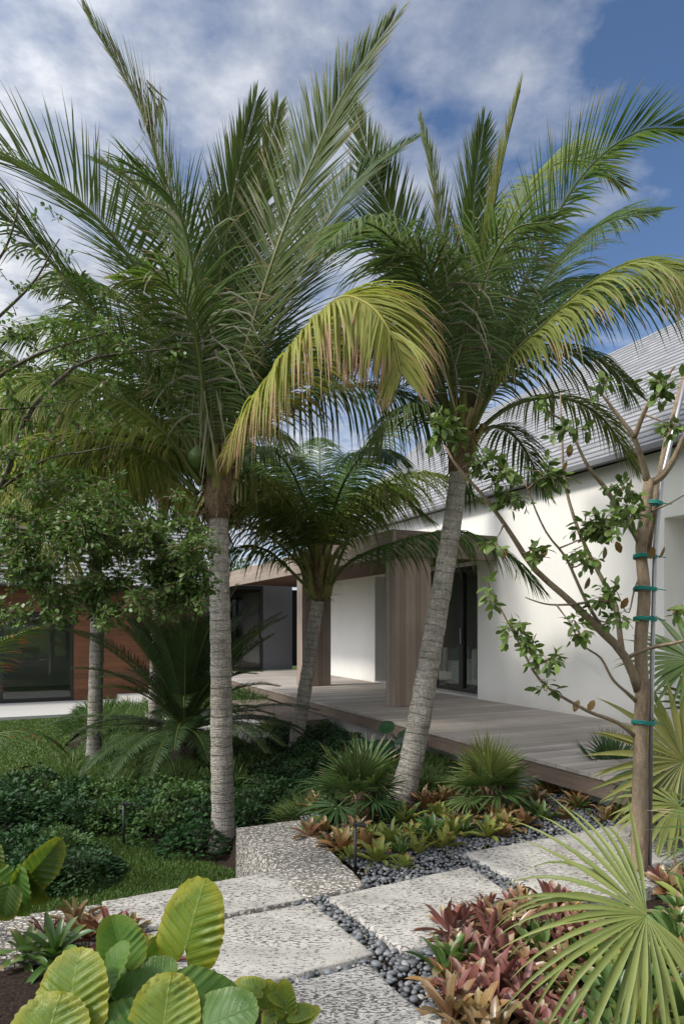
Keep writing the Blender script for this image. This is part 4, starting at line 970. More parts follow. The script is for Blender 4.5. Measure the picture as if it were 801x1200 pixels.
for i in range(34):
    x = U(360, 620); y = U(948, 1000) - (x - 360) * .06; k = random.choice(['yellow', 'yellow', 'yellow', 'orange', 'rust', 'green'])
    brom(x, y, k, U(.75, 1.05), label={'yellow': 'yellow green bromeliad in the row between the fan palms and pebbles', 'orange': 'orange bromeliad scattered in the pebble bed before the fan palms', 'rust': 'rust brown bromeliad in the bed by the rough block', 'green': 'green bromeliad among the yellow ones in front of the leaning palm'}[k], group='mixed bromeliads in the pebble bed')
for i in range(30):
    x, y = U(622, 745), U(905, 968); k = random.choice(['rust', 'rust', 'orange', 'green', 'yellow'])
    brom(x, y, k, 1.0, label={'yellow': 'yellowish bromeliad in the bed at the deck corner', 'orange': 'orange bromeliad in the bed at the deck corner', 'rust': 'rust brown bromeliad in the bed at the deck corner', 'green': 'green bromeliad in the bed at the deck corner'}[k], group='bromeliads at the deck corner')
for (x, y, k, s) in [(52, 1110, 'red', 1.0), (88, 1095, 'rust', .9), (66, 1128, 'green', 1.1), (100, 1108, 'rust', 1.0), (128, 1112, 'red', 1), (150, 1105, 'orange', .9), (170, 1125, 'yellow', .9), (30, 1128, 'green', 1.0), (190, 1140, 'red', .9)]:
    brom(x, y, k, s, label='small %s bromeliad in front of the rough block at the lower left' % {'red': 'red', 'rust': 'rust brown', 'green': 'green', 'orange': 'orange', 'yellow': 'yellow'}[k], group='bromeliads at the lower left')
for (x, y) in [(285, 1215), (300, 1190), (265, 1200)]:
    brom(x, y, 'red', .9, label='dark red bromeliad between the elephant ear stalks and the grey slab', group='bromeliads by the elephant ear')

# ================================================================ ELEPHANT EARS
def ear_leaf(c, tip, nrm, L, Wd, mat, parent, origin, root, cup=.12, sinus=.3, name='leaf', ruff=.018, droop=.15):
    """heart-shaped leaf: c = petiole joint, tip = direction to the tip"""
    tip = tip.normalized(); nrm = (nrm - tip * nrm.dot(tip)).normalized(); s = tip.cross(nrm).normalized()
    mb = MB(); mb.u2 = []; nA, nR = 96, 16; rows = []
    for r in range(nR + 1):
        rr = r / nR; row = []
        for k in range(nA):
            th = -pi + 2 * pi * (k + .5) / nA; ct = cos(th); at = abs(th)
            if at < pi / 2: Rx = Wd * .5; Ry = L * .72; e = 1 / (abs(sin(th) / Rx) ** 2.25 + abs(ct / Ry) ** 2.25) ** (1 / 2.25)
            else:
                Rx = Wd * .5; Ry = L * .36; e = 1 / sqrt((sin(th) / Rx) ** 2 + (ct / Ry) ** 2)
                g_ = max(0, (at - 2.45) / (pi - 2.45)); e *= 1 - (1 - sinus) * g_ ** 1.6
            e *= 1 + .012 * sin(th * 37) + .03 * noise.noise(V((th * 2.5, L * 31, 0)))
            x, y = sin(th) * e * rr, ct * e * rr
            xn, yn = x / L, y / L
            kk = (yn - abs(xn) * .62) * 8.0; tri = abs((kk % 1) - .5) * 2
            h = (tri - .5) * ruff * -1 * rr * (.55 + 1.1 * abs(noise.noise(V((xn * 4, yn * 4, L * 77)))) + .3 * sin(L * 99 + yn * 9)) + cup * abs(x) - droop * (y / L) ** 2 * L * (1 if y > 0 else .8) - .10 * x * x / L * 2
            row.append(mb.vert(c + s * x + tip * y + nrm * (h + noise.noise(V((x * 14, y * 14, L * 40))) * .010 * rr), (xn, yn))); mb.u2.append(rr)
        rows.append(row)
    for r in range(nR):
        for k in range(nA): mb.face((rows[r][k], rows[r][(k + 1) % nA], rows[r + 1][(k + 1) % nA], rows[r + 1][k]))
    lf = mb.build(name, mat, parent, origin)
    mb = MB(); bend = root.lerp(c, .6) + nrm * -.08
    mb.tube(spline([root, bend, c - nrm * .01 - tip * .0, c + tip * .02 - nrm * .004], 14), [.013 * (1 - .5 * i / 13) for i in range(14)], 8)
    mb.build('petiole', M['petiole'], parent, origin)
base = V((-.52, 2.25, -.07)); ee = thing('elephant_ear', 'bright green elephant ear plant with big ribbed leaves in the foreground', 'plant', base)
ear = dict(parent=ee, origin=base)
E = [  # joint px, depth, tip dir, normal, L, W, mat
    ((219, 1106, 2.35), V((.24, .05, 1)), V((-.15, -1, .25)), .31, .235, 'ear_y', -.05, .12),
    ((82, 1186, 2.1), V((-.02, .35, .75)), V((-.1, -.8, .6)), .25, .24, 'ear_y', .1, .6),
    ((192, 1206, 2.1), V((.02, .35, .7)), V((.05, -.8, .6)), .22, .225, 'ear_y', .1, .6),
    ((52, 1232, 2.0), V((.05, .3, .5)), V((0, -.7, .75)), .22, .26, 'ear_y', .1, .6),
    ((142, 1118, 2.3), V((-.25, .35, .55)), V((.5, -.6, .45)), .19, .17, 'ear_g', .3, .5),
    ((150, 1165, 2.25), V((.9, .35, .5)), V((.3, -.4, .9)), .24, .16, 'ear_d', .3, .5),
    ((176, 1150, 2.4), V((.3, .1, .9)), V((.6, -.8, .1)), .24, .14, 'ear_g', .3, .5),
    ((212, 1178, 2.3), V((1, .1, .15)), V((-.1, -.45, .9)), .24, .17, 'ear_g', .1, .5),
    ((225, 1170, 2.25), V((.9, .1, -.35)), V((.4, -.6, .65)), .28, .20, 'ear_d', .2, .5),
    ((120, 1160, 2.2), V((.35, .2, .8)), V((-.7, -.6, .2)), .22, .15, 'ear_d', .2, .5),
    ((170, 1205, 2.1), V((-.6, -.2, .1)), V((0, -.5, .9)), .26, .2, 'ear_d', .1, .5),
    ((100, 1200, 2.15), V((.7, .3, -.1)), V((0, -.5, .9)), .24, .2, 'ear_d', .1, .5),
    ((245, 1200, 2.1), V((.6, .0, .25)), V((0, -.6, .8)), .22, .19, 'ear_d', .1, .5),
]
for (q, tip, nr, L, Wd, mt, cup, sn) in E:
    ear_leaf(P(*q), tip, nr, L, Wd, M[mt], root=base + V((U(-.06, .06), U(-.04, .04), 0)), cup=cup, sinus=sn, ruff=.020 if Wd > .2 else .010, **ear)
# small lobed plant right of it
base = W(300, 1240, -.06); lp = thing('lobed_plant', 'small yellow-green lobed leaves in front of the grey slab', 'plant', base)
for (x, y, dx, dz, L) in [(322, 1165, .35, -.3, .12), (335, 1180, -.1, .9, .13), (300, 1158, -1, .15, .12), (345, 1188, 1, .1, .11), (320, 1190, -.3, -.2, .1), (355, 1195, .6, .35, .1), (312, 1175, .1, .8, .11), (330, 1200, .8, -.3, .12)]:
    ear_leaf(P(x, y, 2.5), V((dx, .2, dz)), V((U(-.2, .2), -.7, .8)), L, L * .62, M['ear_y'], root=base, cup=.2, parent=lp, origin=base, ruff=.006)
# drooping plant at the left edge
base = W(-60, 1100, -.07); dp = thing('elephant_ear', 'wilting elephant ear with folded drooping leaves at the left edge', 'plant', base)
for (x, y, Y, tip, nr, L, Wd, cup) in [(20, 1030, 3.0, V((.15, 0, -1)), V((-.3, -1, .1)), .24, .17, .35), (38, 1022, 3.05, V((.75, .1, .85)), V((.5, -.8, -.2)), .26, .17, .55), (30, 1030, 3.05, V((.55, .1, -.75)), V((-.4, -.9, .1)), .2, .16, .5), (8, 1048, 2.95, V((-.2, 0, -.9)), V((.1, -.9, .3)), .17, .15, .35), (-14, 1000, 3.2, V((.2, 0, -.8)), V((0, -1, .3)), .18, .16, .3)]:
    ear_leaf(P(x, y, Y), tip, nr, L, Wd, M['ear_w' if x != 20 else 'ear_d'], root=base, cup=cup, parent=dp, origin=base, sinus=.4, ruff=.012)
# glossy philodendrons
def big_leaf_plant(base, n, L, Wd, h, label, seed, name='philodendron'):
    random.seed(seed); o = thing(name, label, 'plant', base)
    for i in range(n):
        az = i * 2.399; el = R(U(15, 75)); d = V((cos(az) * cos(el), sin(az) * cos(el), sin(el))); c = base + d * h * U(.6, 1.1)
        hor = V((cos(az), sin(az), 0)); ear_leaf(c, hor * U(.5, 1) + UP * U(-.5, .5), UP + V((0, -.7, 0)) - hor * .2, L * U(.8, 1.2), Wd * U(.8, 1.2), M['phil'], o, base, base, cup=.15, sinus=.8, ruff=.003, droop=.25)
big_leaf_plant(W(447, 905, -.2), 13, .30, .22, .5, 'dark glossy broad-leaved plant left of the leaning palm trunk', 3)
big_leaf_plant(W(287, 838, -.4), 14, .34, .20, .55, 'dark broad-leaved plant between the cycad and the steps', 4)
random.seed(31)

# ================================================================ SHRUBS AND GROUND COVER
def mound(seed, mat, n, r, h, L, w, name='shrub', strap=False):
    random.seed(seed); mb = MB()
    for i in range(n):
        az = U(0, 2 * pi); rr = sqrt(rnd()) * r; lump = 1 + .3 * noise.noise(V((cos(az) * rr * 7, sin(az) * rr * 7, seed)))
        z = h * (1 - (rr / r) ** 2 * .75) * lump * (1 - .5 * rnd() ** 2.2)
        p = V((cos(az) * rr, sin(az) * rr, z)); d = (V((cos(az), sin(az), 0)) * (.4 + rr / r) + UP * U(-.2, 1.0) + rvec() * .7)
        if strap: blade(mb, p - UP * z * .4, d + UP * .8, rvec(), L * U(.6, 1.3), w, 2.5, 4)
        else: oval(mb, p, d, (UP + rvec() * .6), L * U(.7, 1.25), w * U(.8, 1.2))
    for i in range(14):
        az = U(0, 2 * pi); rr = U(.1, .7) * r; mb.tube([V((0, 0, -.05)), V((cos(az) * rr * .6, sin(az) * rr * .6, h * .5)), V((cos(az) * rr, sin(az) * rr, h * .85))], [.008, .006, .003], 4, 1)
    o = mb.build(name, [mat, M['bark_dark']]); C.objects.unlink(o); return o
SH = [mound(41, M['shrub'], 900, .34, .34, .05, .030), mound(42, M['shrub_mid'], 900, .34, .32, .045, .028), mound(43, M['shrub'], 800, .36, .30, .06, .034)]
FE = [mound(51, M['fernish'], 420, .36, .26, .20, .016, 'fern', True), mound(52, M['shrub_mid'], 420, .36, .24, .18, .014, 'fern', True)]
random.seed(33)
def put(pl_, p, s, label, cat, group):
    o = random.choice(pl_).copy(); C.objects.link(o); o.location = p; o.rotation_euler = (0, 0, U(0, 6.28)); o.scale = (s * U(.85, 1.2), s * U(.85, 1.2), s * U(.8, 1.2)); tag(o, label, cat, group)
def scatter_px(pl_, poly, n, mind, s, label, cat, group, z=-.46):
    pp = [W(x, y, z) for x, y in poly]; xs = [p.x for p in pp]; ys = [p.y for p in pp]; got = []
    for t in range(n * 80):
        if len(got) >= n: break
        x, y = U(min(xs), max(xs)), U(min(ys), max(ys))
        if not inpoly(x, y, pp) or any((x - q[0]) ** 2 + (y - q[1]) ** 2 < mind ** 2 for q in got): continue
        got.append((x, y)); put(pl_, V((x, y, gz(x, y))), s, label, cat, group)
scatter_px(SH, [(-60, 960), (60, 972), (105, 975), (170, 982), (232, 1000), (250, 985), (240, 945), (110, 935), (-40, 930)], 46, .30, .95, 'dark small-leaved shrub in the hedge band behind the small lawn', 'shrub', 'hedge band behind the small lawn')
scatter_px(SH[:1] + SH[2:], [(290, 975), (345, 955), (420, 930), (400, 890), (330, 885), (250, 895), (240, 940)], 34, .34, .8, 'dark shrub behind the rough coral block around the palm trunks', 'shrub', 'shrubs behind the rough block')
scatter_px(SH, [(-40, 1080), (20, 1050), (95, 1048), (112, 1035), (60, 995), (-60, 990)], 16, .22, .8, 'dark shrub clump between the drooping leaves and the small lawn', 'shrub', 'shrub clump at the left edge')
scatter_px(FE, [(-30, 945), (0, 932), (60, 915), (110, 885), (170, 862), (260, 868), (330, 880), (280, 930), (150, 935)], 70, .30, 1.05, 'feathery light green fern clump between the big lawn and the hedge band', 'fern', 'fern clumps around the cycad')
scatter_px(FE, [(330, 930), (420, 905), (520, 905), (500, 935), (400, 960), (360, 955)], 18, .28, .8, 'fern clump near the fan palm left of the leaning trunk', 'fern', 'ferns behind the fan palm', z=-.2)
scatter_px(FE, [(110, 842), (290, 836), (330, 860), (100, 866)], 26, .45, 1.5, 'pale fern clump along the cedar wall behind the cycad', 'fern', 'ferns along the cedar wall')
scatter_px(SH[:2], [(500, 905), (560, 915), (625, 925), (640, 912), (560, 895), (500, 888)], 10, .22, .45, 'small green shrub against the deck plinth', 'shrub', 'little shrubs under the deck edge', z=-.1)

# ================================================================ TREES WITH LEAVES
class Tree:
    def __init__(s, name, label, base): s.o = thing(name, label, 'tree', base); s.base = base; s.pts = []
    def branches(s, lst, mat, name='branch', smooth=18):
        for (pts, r0, r1) in lst:
            mb = MB(); q = spline([P(*p) for p in pts], smooth)
            for i in range(1, smooth - 1): q[i] = q[i] + V((noise.noise(q[i] * 3.0), noise.noise(q[i] * 3.0 + V((9, 0, 0))), noise.noise(q[i] * 3 + V((0, 9, 0))))) * .012
            mb.tube(q, [r0 + (r1 - r0) * i / (smooth - 1) for i in range(smooth)], 9, jit=.05); mb.build(name, mat, s.o, s.base); s.pts += q
    def clusters(s, lst, mats, L, w, twig, name='leaves', depth=.3, bias=V((0, 0, 0)), tw=True):
        mb = MB()
        for (x, y, Y, rx, ry, n) in lst:
            c = P(x, y, Y); near = min(s.pts, key=lambda q: (q - c).length)
            k = max(2, int(n / 7)); RX, RY = rx / F * Y, ry / F * Y
            if tw: mb.tube(spline([near, near.lerp(c, .5) + rvec() * .03, c], 6), [.007, .006, .005, .004, .004, .003], 5, 2)
            for j in range(k):
                v = rvec() * rnd() ** .4; e = c + V((v.x * RX, v.y * depth, v.z * RY))
                st_ = c.lerp(e, U(.0, .4)); mid = st_.lerp(e, .5) + V((0, 0, .02))
                tp = spline([st_, mid, e], 8); mb.tube(tp, [.0035 * (1 - .07 * i) for i in range(8)], 3, 2, cap=False)
                nn = max(3, int(n / k)); dr = (e - st_).normalized() if (e - st_).length > 1e-3 else UP
                for i in range(nn):
                    q = tp[min(7, 2 + int(6 * i / nn))] ; sd = rvec(); d = dr * .5 + sd * .9 + bias
                    oval(mb, q + sd * .01, d, (UP + rvec() * .8), L * U(.6, 1.2), w * U(.7, 1.15), 0 if rnd() < .75 else 1)
        mb.build(name, [mats[0], mats[1], M['bark']], s.o, s.base)
# staked tree on the right
base = W(748, 1030, -.06); T1 = Tree('staked_tree', 'slender young tree tied to a metal stake in front of the white wall', base); Y0 = base.y
T1.branches([([(748, 1035, Y0), (749, 930, Y0), (750, 850, Y0), (752, 770, Y0), (753, 700, Y0), (751, 640, Y0), (758, 590, Y0), (760, 562, Y0)], .054, .033)], M['bark'], 'trunk', 30)
T1.branches([
    ([(748, 810, Y0), (738, 782, Y0 - .05), (726, 760, Y0 - .08), (700, 735, Y0 - .1), (667, 704, Y0 - .15), (622, 662, Y0 - .2), (580, 600, Y0 - .3), (535, 545, Y0 - .35), (520, 520, Y0 - .35)], .032, .006),
    ([(728, 762, Y0 - .08), (727, 745, Y0), (720, 709, Y0 + .05), (706, 681, Y0 + .1), (680, 630, Y0 + .1), (666, 584, Y0 + .1), (659, 544, Y0 + .1), (656, 460, Y0 + .1)], .019, .004),
    ([(720, 752, Y0 - .05), (700, 728, Y0 - .1), (686, 705, Y0 - .1), (664, 656, Y0 - .1), (638, 622, Y0 - .15), (612, 560, Y0 - .2)], .013, .004),
    ([(751, 640, Y0), (735, 612, Y0 - .02), (710, 574, Y0 - .05), (689, 547, Y0 - .1), (671, 511, Y0 - .1), (655, 490, Y0 - .1)], .021, .006),
    ([(760, 566, Y0), (753, 540, Y0 - .05), (742, 513, Y0 - .1), (725, 490, Y0 - .1), (701, 457, Y0 - .1)], .024, .006),
    ([(742, 513, Y0 - .1), (750, 492, Y0 - .15), (760, 472, Y0 - .2), (776, 452, Y0 - .2), (790, 430, Y0 - .2)], .018, .006),
    ([(761, 566, Y0), (775, 558, Y0 - .02), (790, 535, Y0 - .05), (803, 508, Y0 - .1), (830, 470, Y0 - .1)], .026, .008),
    ([(734, 772, Y0 - .05), (765, 759, Y0 - .2), (801, 751, Y0 - .35), (850, 735, Y0 - .5)], .014, .006),
    ([(742, 862, Y0), (720, 845, Y0 - .05), (680, 830, Y0 - .15), (635, 800, Y0 - .25), (610, 760, Y0 - .3), (580, 700, Y0 - .3)], .014, .004),
    ([(745, 822, Y0), (718, 799, Y0 - .1), (704, 771, Y0 - .12), (684, 757, Y0 - .15), (668, 733, Y0 - .15)], .012, .004),
    ([(689, 705, Y0 - .1), (670, 708, Y0 - .2), (640, 707, Y0 - .3), (615, 700, Y0 - .3)], .009, .004),
    ([(762, 600, Y0), (785, 590, Y0 - .1), (820, 570, Y0 - .2)], .007, .003),
    ([(756, 660, Y0 + .05), (742, 690, Y0 + .0), (735, 720, Y0), (720, 690, Y0)], .008, .003),
], M['bark'])
TL = (M['tree_leaf'], M['tree_leaf_bright'])
T1.clusters([(522, 508, 3.95, 24, 28, 170), (600, 580, 4.0, 24, 30, 80), (620, 650, 4.1, 22, 18, 60), (700, 455, 4.15, 14, 18, 30), (665, 505, 4.2, 25, 20, 60), (640, 560, 4.2, 26, 30, 100), (776, 455, 4.05, 24, 22, 70), (792, 500, 4.1, 16, 20, 40),
             (700, 620, 4.2, 34, 26, 190), (735, 600, 4.25, 22, 20, 90), (590, 560, 4.0, 26, 26, 90), (575, 700, 4.0, 12, 24, 30), (605, 740, 4.0, 22, 26, 60), (625, 765, 4.0, 24, 22, 40), (650, 775, 4.05, 30, 18, 40), (640, 810, 4.0, 36, 20, 24), (680, 745, 4.1, 22, 18, 34), (668, 730, 4.1, 24, 14, 26), (712, 705, 4.2, 22, 26, 70), (725, 730, 4.2, 18, 16, 40), (565, 545, 4.0, 20, 20, 50), (730, 575, 4.2, 26, 14, 50), (798, 712, 4.0, 12, 14, 24), (690, 655, 4.2, 22, 24, 60), (575, 640, 4.0, 16, 18, 24), (640, 470, 4.2, 16, 16, 20)],
            TL, .068, .036, .01, bias=V((0, 0, -.3)))
mb = MB()
for (x, y) in [(708, 640), (721, 634), (765, 640), (778, 640), (700, 655), (685, 600), (664, 540), (668, 520), (640, 640), (678, 820), (696, 820), (642, 480), (735, 700), (690, 676), (604, 665), (593, 640)]:
    oval(mb, P(x, y, Y0 - .12), V((U(-.6, .6), 0, -1)), rvec() + V((0, -1, 0)), .085, .045)
mb.build('withered_leaves', M['leaf_rust'], T1.o, base)
# green ties are things holding stake and trunk
ys = [(548, 764), (649, 752), (693, 752), (729, 752), (846, 750)]
for i, (y, x) in enumerate([(590, 765), (652, 755), (690, 755), (725, 755), (846, 753)]):
    mb = MB(); c = P(x, y, Y0); pts = []
    rx = (.07 if y > 600 else .05)
    for k in range(25):
        a_ = 2 * pi * k / 24; pts.append(c + V((cos(a_) * rx + .0, sin(a_) * .062, .006 * sin(a_ * 2))))
    for dz in (-.008, 0, .008): mb.tube([q + V((0, 0, dz)) for q in pts], .0055, 6)
    mb.tube([c + V((rx * .9, -.02, 0)), c + V((rx + .05, -.04, -.012))], [.005, .003], 5)
    tag(mb.build('tree_tie', M['teal'], origin=c), ['teal tie around the two stakes, highest of the five', 'teal tie on the tree trunk, second from the top', 'teal tie on the tree trunk, third from the top', 'teal tie on the tree trunk, fourth from the top', 'teal tie low on the trunk just above the fan palm, lowest of the five'][i], 'tie', 'teal ties on the staked tree')
mb = MB(); mb.tube([P(760, 1030, Y0 + .02), P(763, 800, Y0 + .03), P(767, 640, Y0 + .04), P(775, 560, Y0 + .05), P(806, 430, Y0 + .05)], .0145, 10)
tag(mb.build('metal_stake', M['steel'], origin=P(760, 1030, Y0 + .02)), 'thin galvanised metal pipe staking the young tree', 'stake')
mb = MB(); mb.tube([P(757, 650, Y0 + .1), P(766, 590, Y0 + .1), P(780, 520, Y0 + .1), P(802, 440, Y0 + .1)], [.024, .024, .022, .02], 10)
T1.o  # the brown second leader grows behind the stake
mb.build('branch', M['bark'], T1.o, base)

# left overhanging tree
base = W(-170, 1040, -.45); T2 = Tree('garden_tree', 'small-leaved tree reaching in from the left edge with thin dark branches', base); Yt = 4.3
b_ = [([(-170, 1040, base.y), (-165, 900, 5.0), (-150, 780, 4.8), (-130, 660, 4.6), (-110, 560, 4.5), (-90, 430, 4.4)], .09, .05)]
T2.branches(b_, M['bark_dark'], 'trunk', 24)
T2.branches([
    ([(-140, 640, 4.6), (-60, 600, 4.4), (0, 575, 4.3), (25, 500, 4.25), (60, 455, 4.2), (110, 420, 4.2), (200, 408, 4.2)], .03, .004),
    ([(-120, 560, 4.5), (-40, 470, 4.3), (0, 440, 4.25), (40, 418, 4.2), (90, 400, 4.2), (140, 385, 4.2)], .022, .004),
    ([(-110, 500, 4.5), (-50, 420, 4.3), (0, 370, 4.25), (40, 330, 4.2), (70, 280, 4.2)], .02, .004),
    ([(-90, 430, 4.4), (-40, 340, 4.3), (0, 300, 4.25), (20, 250, 4.2), (20, 225, 4.2)], .018, .004),
    ([(-140, 660, 4.6), (-60, 615, 4.4), (0, 616, 4.3), (50, 622, 4.25), (110, 628, 4.2), (170, 626, 4.15), (215, 648, 4.1)], .03, .004),
    ([(-140, 700, 4.6), (-60, 660, 4.4), (0, 668, 4.3), (60, 680, 4.2), (100, 700, 4.15)], .022, .004),
    ([(0, 575, 4.3), (50, 540, 4.2), (100, 530, 4.2), (150, 520, 4.15)], .010, .003),
    ([(50, 622, 4.25), (90, 650, 4.1), (140, 690, 4.1), (160, 720, 4.05)], .009, .003),
    ([(-60, 660, 4.4), (-10, 715, 4.2), (30, 710, 4.2), (60, 690, 4.2)], .012, .004),
    ([(-10, 480, 4.2), (30, 478, 4.2), (90, 470, 4.2)], .008, .003),
], M['bark_dark'])
cl_ = []
random.seed(61)
for i in range(46): cl_.append((U(0, 235), U(600, 712), 4.1 + U(-.3, .3), 34, 22, 190))
for i in range(12): cl_.append((U(0, 120), U(690, 735), 4.1 + U(-.2, .2), 24, 14, 80))
for i in range(15): cl_.append((U(10, 140), U(570, 625), 4.2 + U(-.2, .2), 28, 18, 60))
for i in range(10): cl_.append((U(0, 60), U(520, 590), 4.2 + U(-.2, .2), 26, 20, 60))
for i in range(34): cl_.append((U(-5, 150), U(380, 520), 4.2 + U(-.2, .2), 24, 18, 42))
for (x, y) in [(10, 240), (20, 250), (5, 270), (15, 300), (45, 255), (70, 262), (30, 340), (60, 350), (80, 330), (20, 370), (50, 380), (90, 365), (120, 345), (10, 330), (205, 412), (160, 408), (35, 300), (78, 310), (140, 402), (110, 392)]: cl_.append((x, y, 4.2, 16, 10, 13))
for (x, y) in [(150, 640), (190, 640), (225, 665), (240, 690), (210, 690), (170, 670), (235, 640), (130, 720), (200, 710)]: cl_.append((x, y, 4.05, 28, 20, 170))
for i in range(12): cl_.append((U(40, 240), U(560, 625), 4.25 + U(-.2, .2), 30, 18, 60))
for i in range(7): cl_.append((U(100, 235), U(700, 735), 4.0 + U(-.1, .1), 22, 12, 34))
T2.clusters(cl_, (M['tree_leaf'], M['tree_leaf_bright']), .034, .022, .01, depth=.18, tw=False, bias=V((0, 0, -.15)))

# ================================================================ GARDEN LIGHTS
def bollard(p, h, label, head=True):
    o = thing('path_light', label, 'path light', p)
    mb = MB(); mb.tube([p - V((0, 0, .1)), p + V((0, 0, h))], .011, 10); mb.build('post', M['black'], o, p, True)
    mb = MB(); mb.box(-.014, .075, -.016, .016, -.012, .012); q = mb.build('lamp_head', M['black'], o, V((0, 0, 0)), False); q.location = (0, 0, h); q.rotation_euler = (0, .12, 0)
    md = q.modifiers.new('b', 'BEVEL'); md.width = .004
    return o
bollard(W(416, 1022, -.05), .32, 'black path light with a short angled head among the orange bromeliads')
bollard(W(145, 992, -.45), .40, 'thin black path light at the edge of the small lawn')

# ================================================================ BACKGROUND TREES (behind the wing, filling gaps low in the crowns)
def bg_tree(x, Y, h, r, label, seed):
    random.seed(seed); base = V(((x - HX) / F * Y, Y, -.5)); o = thing('background_tree', label, 'tree', base)
    mb = MB(); mb.tube(spline([base, base + V((.1, 0, h * .35)), base + V((0, 0, h * .7))], 10), [.2 * (1 - .07 * i) for i in range(10)], 8)
    for i in range(9):
        a_ = U(0, 6.28); mb.tube(spline([base + V((0, 0, h * .4)), base + V((cos(a_) * r * .4, sin(a_) * r * .4, h * .6)), base + V((cos(a_) * r * .8, sin(a_) * r * .8, h * U(.6, .95)))], 6), [.09, .07, .06, .05, .03, .02], 6)
    mb.build('trunk', M['bark_dark'], o, base); mb = MB()
    for c in range(46):
        v = rvec() * rnd() ** .35; cc_ = base + V((v.x * r, v.y * r, h * .68 + v.z * h * .3)); rr = U(.4, .75) * r * .4
        for i in range(110):
            w_ = rvec() * rnd() ** .4; oval(mb, cc_ + V((w_.x * rr, w_.y * rr, w_.z * rr * .75)), rvec() + V((0, 0, -.2)), UP + rvec() * .7, .14, .08)
    mb.build('crown', M['shrub_mid'], o, base)
bg_tree(-60, 25, 6.5, 2.6, 'leafy green tree behind the left end of the cedar wing', 71)
bg_tree(60, 28, 6.0, 2.6, 'leafy green tree rising over the middle of the cedar wing roof', 72)
bg_tree(275, 33, 5.6, 2.6, 'leafy tree far behind between the left palm trunk and the portico', 74)
bg_tree(190, 30, 5.2, 2.4, 'low leafy tree behind the cedar wing nearest the white house', 73)

# ================================================================ SKY, SUN, CAMERA
SUN_EL = R(46); sdir = V((-.93, -.37, 0)).normalized() * cos(SUN_EL) + UP * sin(SUN_EL)
w = bpy.data.worlds.new('World'); scene.world = w; w.use_nodes = True; nt = w.node_tree; nt.nodes.clear()
out = nt.nodes.new('ShaderNodeOutputWorld'); bg = nt.nodes.new('ShaderNodeBackground'); sky = nt.nodes.new('ShaderNodeTexSky'); sky.sky_type = 'NISHITA'; sky.sun_disc = False
sky.sun_elevation = SUN_EL; sky.sun_rotation = math.atan2(sdir.x, sdir.y); sky.air_density = .9; sky.dust_density = .4; sky.ozone_density = 1.6
tc = nt.nodes.new('ShaderNodeTexCoord'); sp = nt.nodes.new('ShaderNodeSeparateXYZ'); nt.links.new(tc.outputs['Generated'], sp.inputs[0])
def wm(op, a, b, clamp=False):
    n = nt.nodes.new('ShaderNodeMath'); n.operation = op; n.use_clamp = clamp
    for s_, v_ in ((n.inputs[0], a), (n.inputs[1], b)):
        if hasattr(v_, 'links'): nt.links.new(v_, s_)
        else: s_.default_value = v_
    return n.outputs[0]
zc = wm('MAXIMUM', wm('ADD', sp.outputs[2], .12), .05)
cb = nt.nodes.new('ShaderNodeCombineXYZ'); nt.links.new(wm('DIVIDE', sp.outputs[0], zc), cb.inputs[0]); nt.links.new(wm('DIVIDE', sp.outputs[1], zc), cb.inputs[1])
def wn(sc, det, rough=.55, off=(0, 0, 0)):
    m_ = nt.nodes.new('ShaderNodeMapping'); m_.inputs['Location'].default_value = off; nt.links.new(cb.outputs[0], m_.inputs[0])
    n = nt.nodes.new('ShaderNodeTexNoise'); n.inputs['Scale'].default_value = sc; n.inputs['Detail'].default_value = det; n.inputs['Roughness'].default_value = rough; nt.links.new(m_.outputs[0], n.inputs['Vector']); return n.outputs['Fac']
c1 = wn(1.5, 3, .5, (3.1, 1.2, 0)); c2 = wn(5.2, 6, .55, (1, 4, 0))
# clouds lie mostly toward the left (west) half of the sky, thinning right; unseen bank added behind the camera for fill
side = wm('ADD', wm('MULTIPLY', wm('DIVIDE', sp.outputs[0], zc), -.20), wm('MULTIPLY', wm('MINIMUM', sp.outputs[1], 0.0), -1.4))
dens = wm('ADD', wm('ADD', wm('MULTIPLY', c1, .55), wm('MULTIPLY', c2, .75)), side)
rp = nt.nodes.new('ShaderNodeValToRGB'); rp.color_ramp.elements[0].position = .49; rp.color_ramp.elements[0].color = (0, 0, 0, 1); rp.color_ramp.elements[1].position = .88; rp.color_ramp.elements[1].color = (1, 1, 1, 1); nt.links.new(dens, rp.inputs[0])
rc = nt.nodes.new('ShaderNodeValToRGB'); nt.links.new(wn(7, 5, .6, (7, 2, 0)), rc.inputs[0]); rc.color_ramp.elements[0].position = .35; rc.color_ramp.elements[0].color = (3.2, 3.5, 4.1, 1); rc.color_ramp.elements[1].position = .68; rc.color_ramp.elements[1].color = (6.7, 6.8, 7.0, 1)
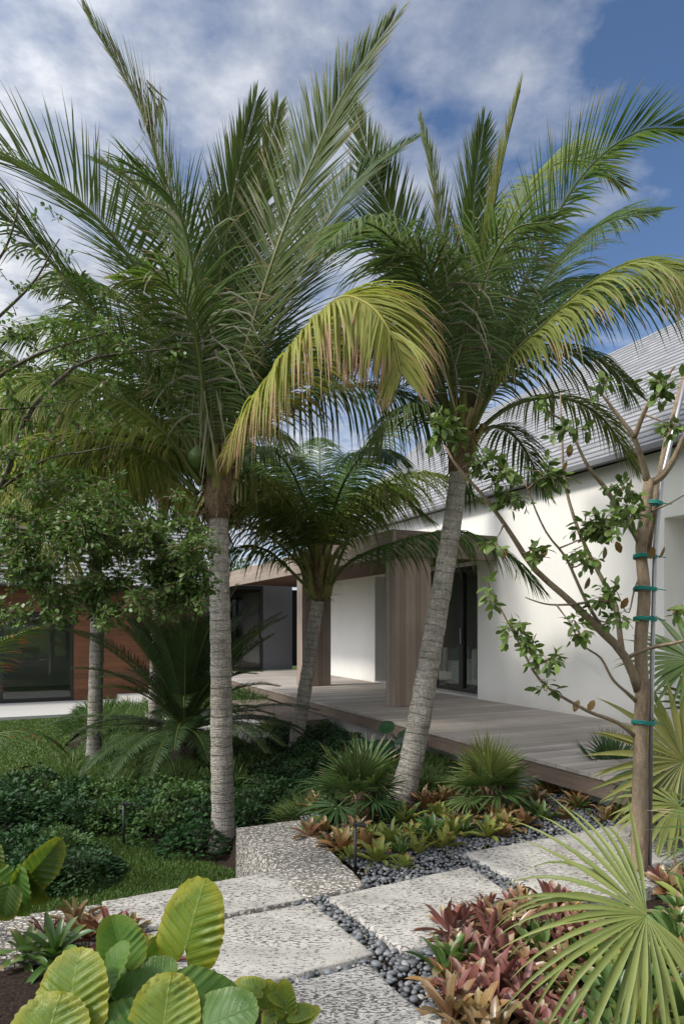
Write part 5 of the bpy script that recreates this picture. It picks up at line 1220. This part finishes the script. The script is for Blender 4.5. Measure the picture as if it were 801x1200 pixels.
mx = nt.nodes.new('ShaderNodeMix'); mx.data_type = 'RGBA'; nt.links.new(rp.outputs[0], mx.inputs[0]); tn = nt.nodes.new('ShaderNodeMix'); tn.data_type = 'RGBA'; tn.blend_type = 'MULTIPLY'; tn.inputs[0].default_value = 1; tn.inputs[7].default_value = (.78, .87, .97, 1); nt.links.new(sky.outputs[0], tn.inputs[6]); nt.links.new(tn.outputs[2], mx.inputs[6]); nt.links.new(rc.outputs[0], mx.inputs[7])
# clouds on the sun's side brightened, mostly out of view, as added fill
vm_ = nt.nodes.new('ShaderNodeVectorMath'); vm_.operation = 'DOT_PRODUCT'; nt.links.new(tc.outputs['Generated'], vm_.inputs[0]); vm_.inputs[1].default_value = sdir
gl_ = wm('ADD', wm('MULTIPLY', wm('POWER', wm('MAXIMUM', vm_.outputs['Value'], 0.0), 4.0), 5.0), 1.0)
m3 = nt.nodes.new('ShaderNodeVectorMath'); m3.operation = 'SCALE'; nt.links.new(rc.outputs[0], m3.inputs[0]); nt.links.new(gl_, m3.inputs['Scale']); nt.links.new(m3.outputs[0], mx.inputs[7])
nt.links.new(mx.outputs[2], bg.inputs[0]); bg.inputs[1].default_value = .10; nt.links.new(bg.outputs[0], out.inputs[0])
sl = bpy.data.lights.new('sun', 'SUN'); sl.energy = 2.8; sl.angle = R(8); sl.color = (1, .95, .87)
so_ = bpy.data.objects.new('sun', sl); C.objects.link(so_); so_.rotation_euler = sdir.to_track_quat('Z', 'Y').to_euler(); so_.location = (-10, -5, 20)
cam = bpy.data.cameras.new('camera'); co = bpy.data.objects.new('camera', cam); C.objects.link(co); scene.camera = co
co.location = (0, 0, EYE); co.rotation_euler = (pi / 2, 0, 0); cam.sensor_fit = 'VERTICAL'; cam.sensor_height = 36; cam.sensor_width = 24; cam.lens = 24; cam.shift_y = 133 / 1200; cam.clip_start = .05; cam.clip_end = 2000
scene.view_settings.view_transform = 'Standard'; scene.view_settings.look = 'None'; scene.view_settings.exposure = .52; scene.view_settings.gamma = 1
scene.render.engine = 'CYCLES'; scene.cycles.transparent_max_bounces = 12; scene.cycles.max_bounces = 8
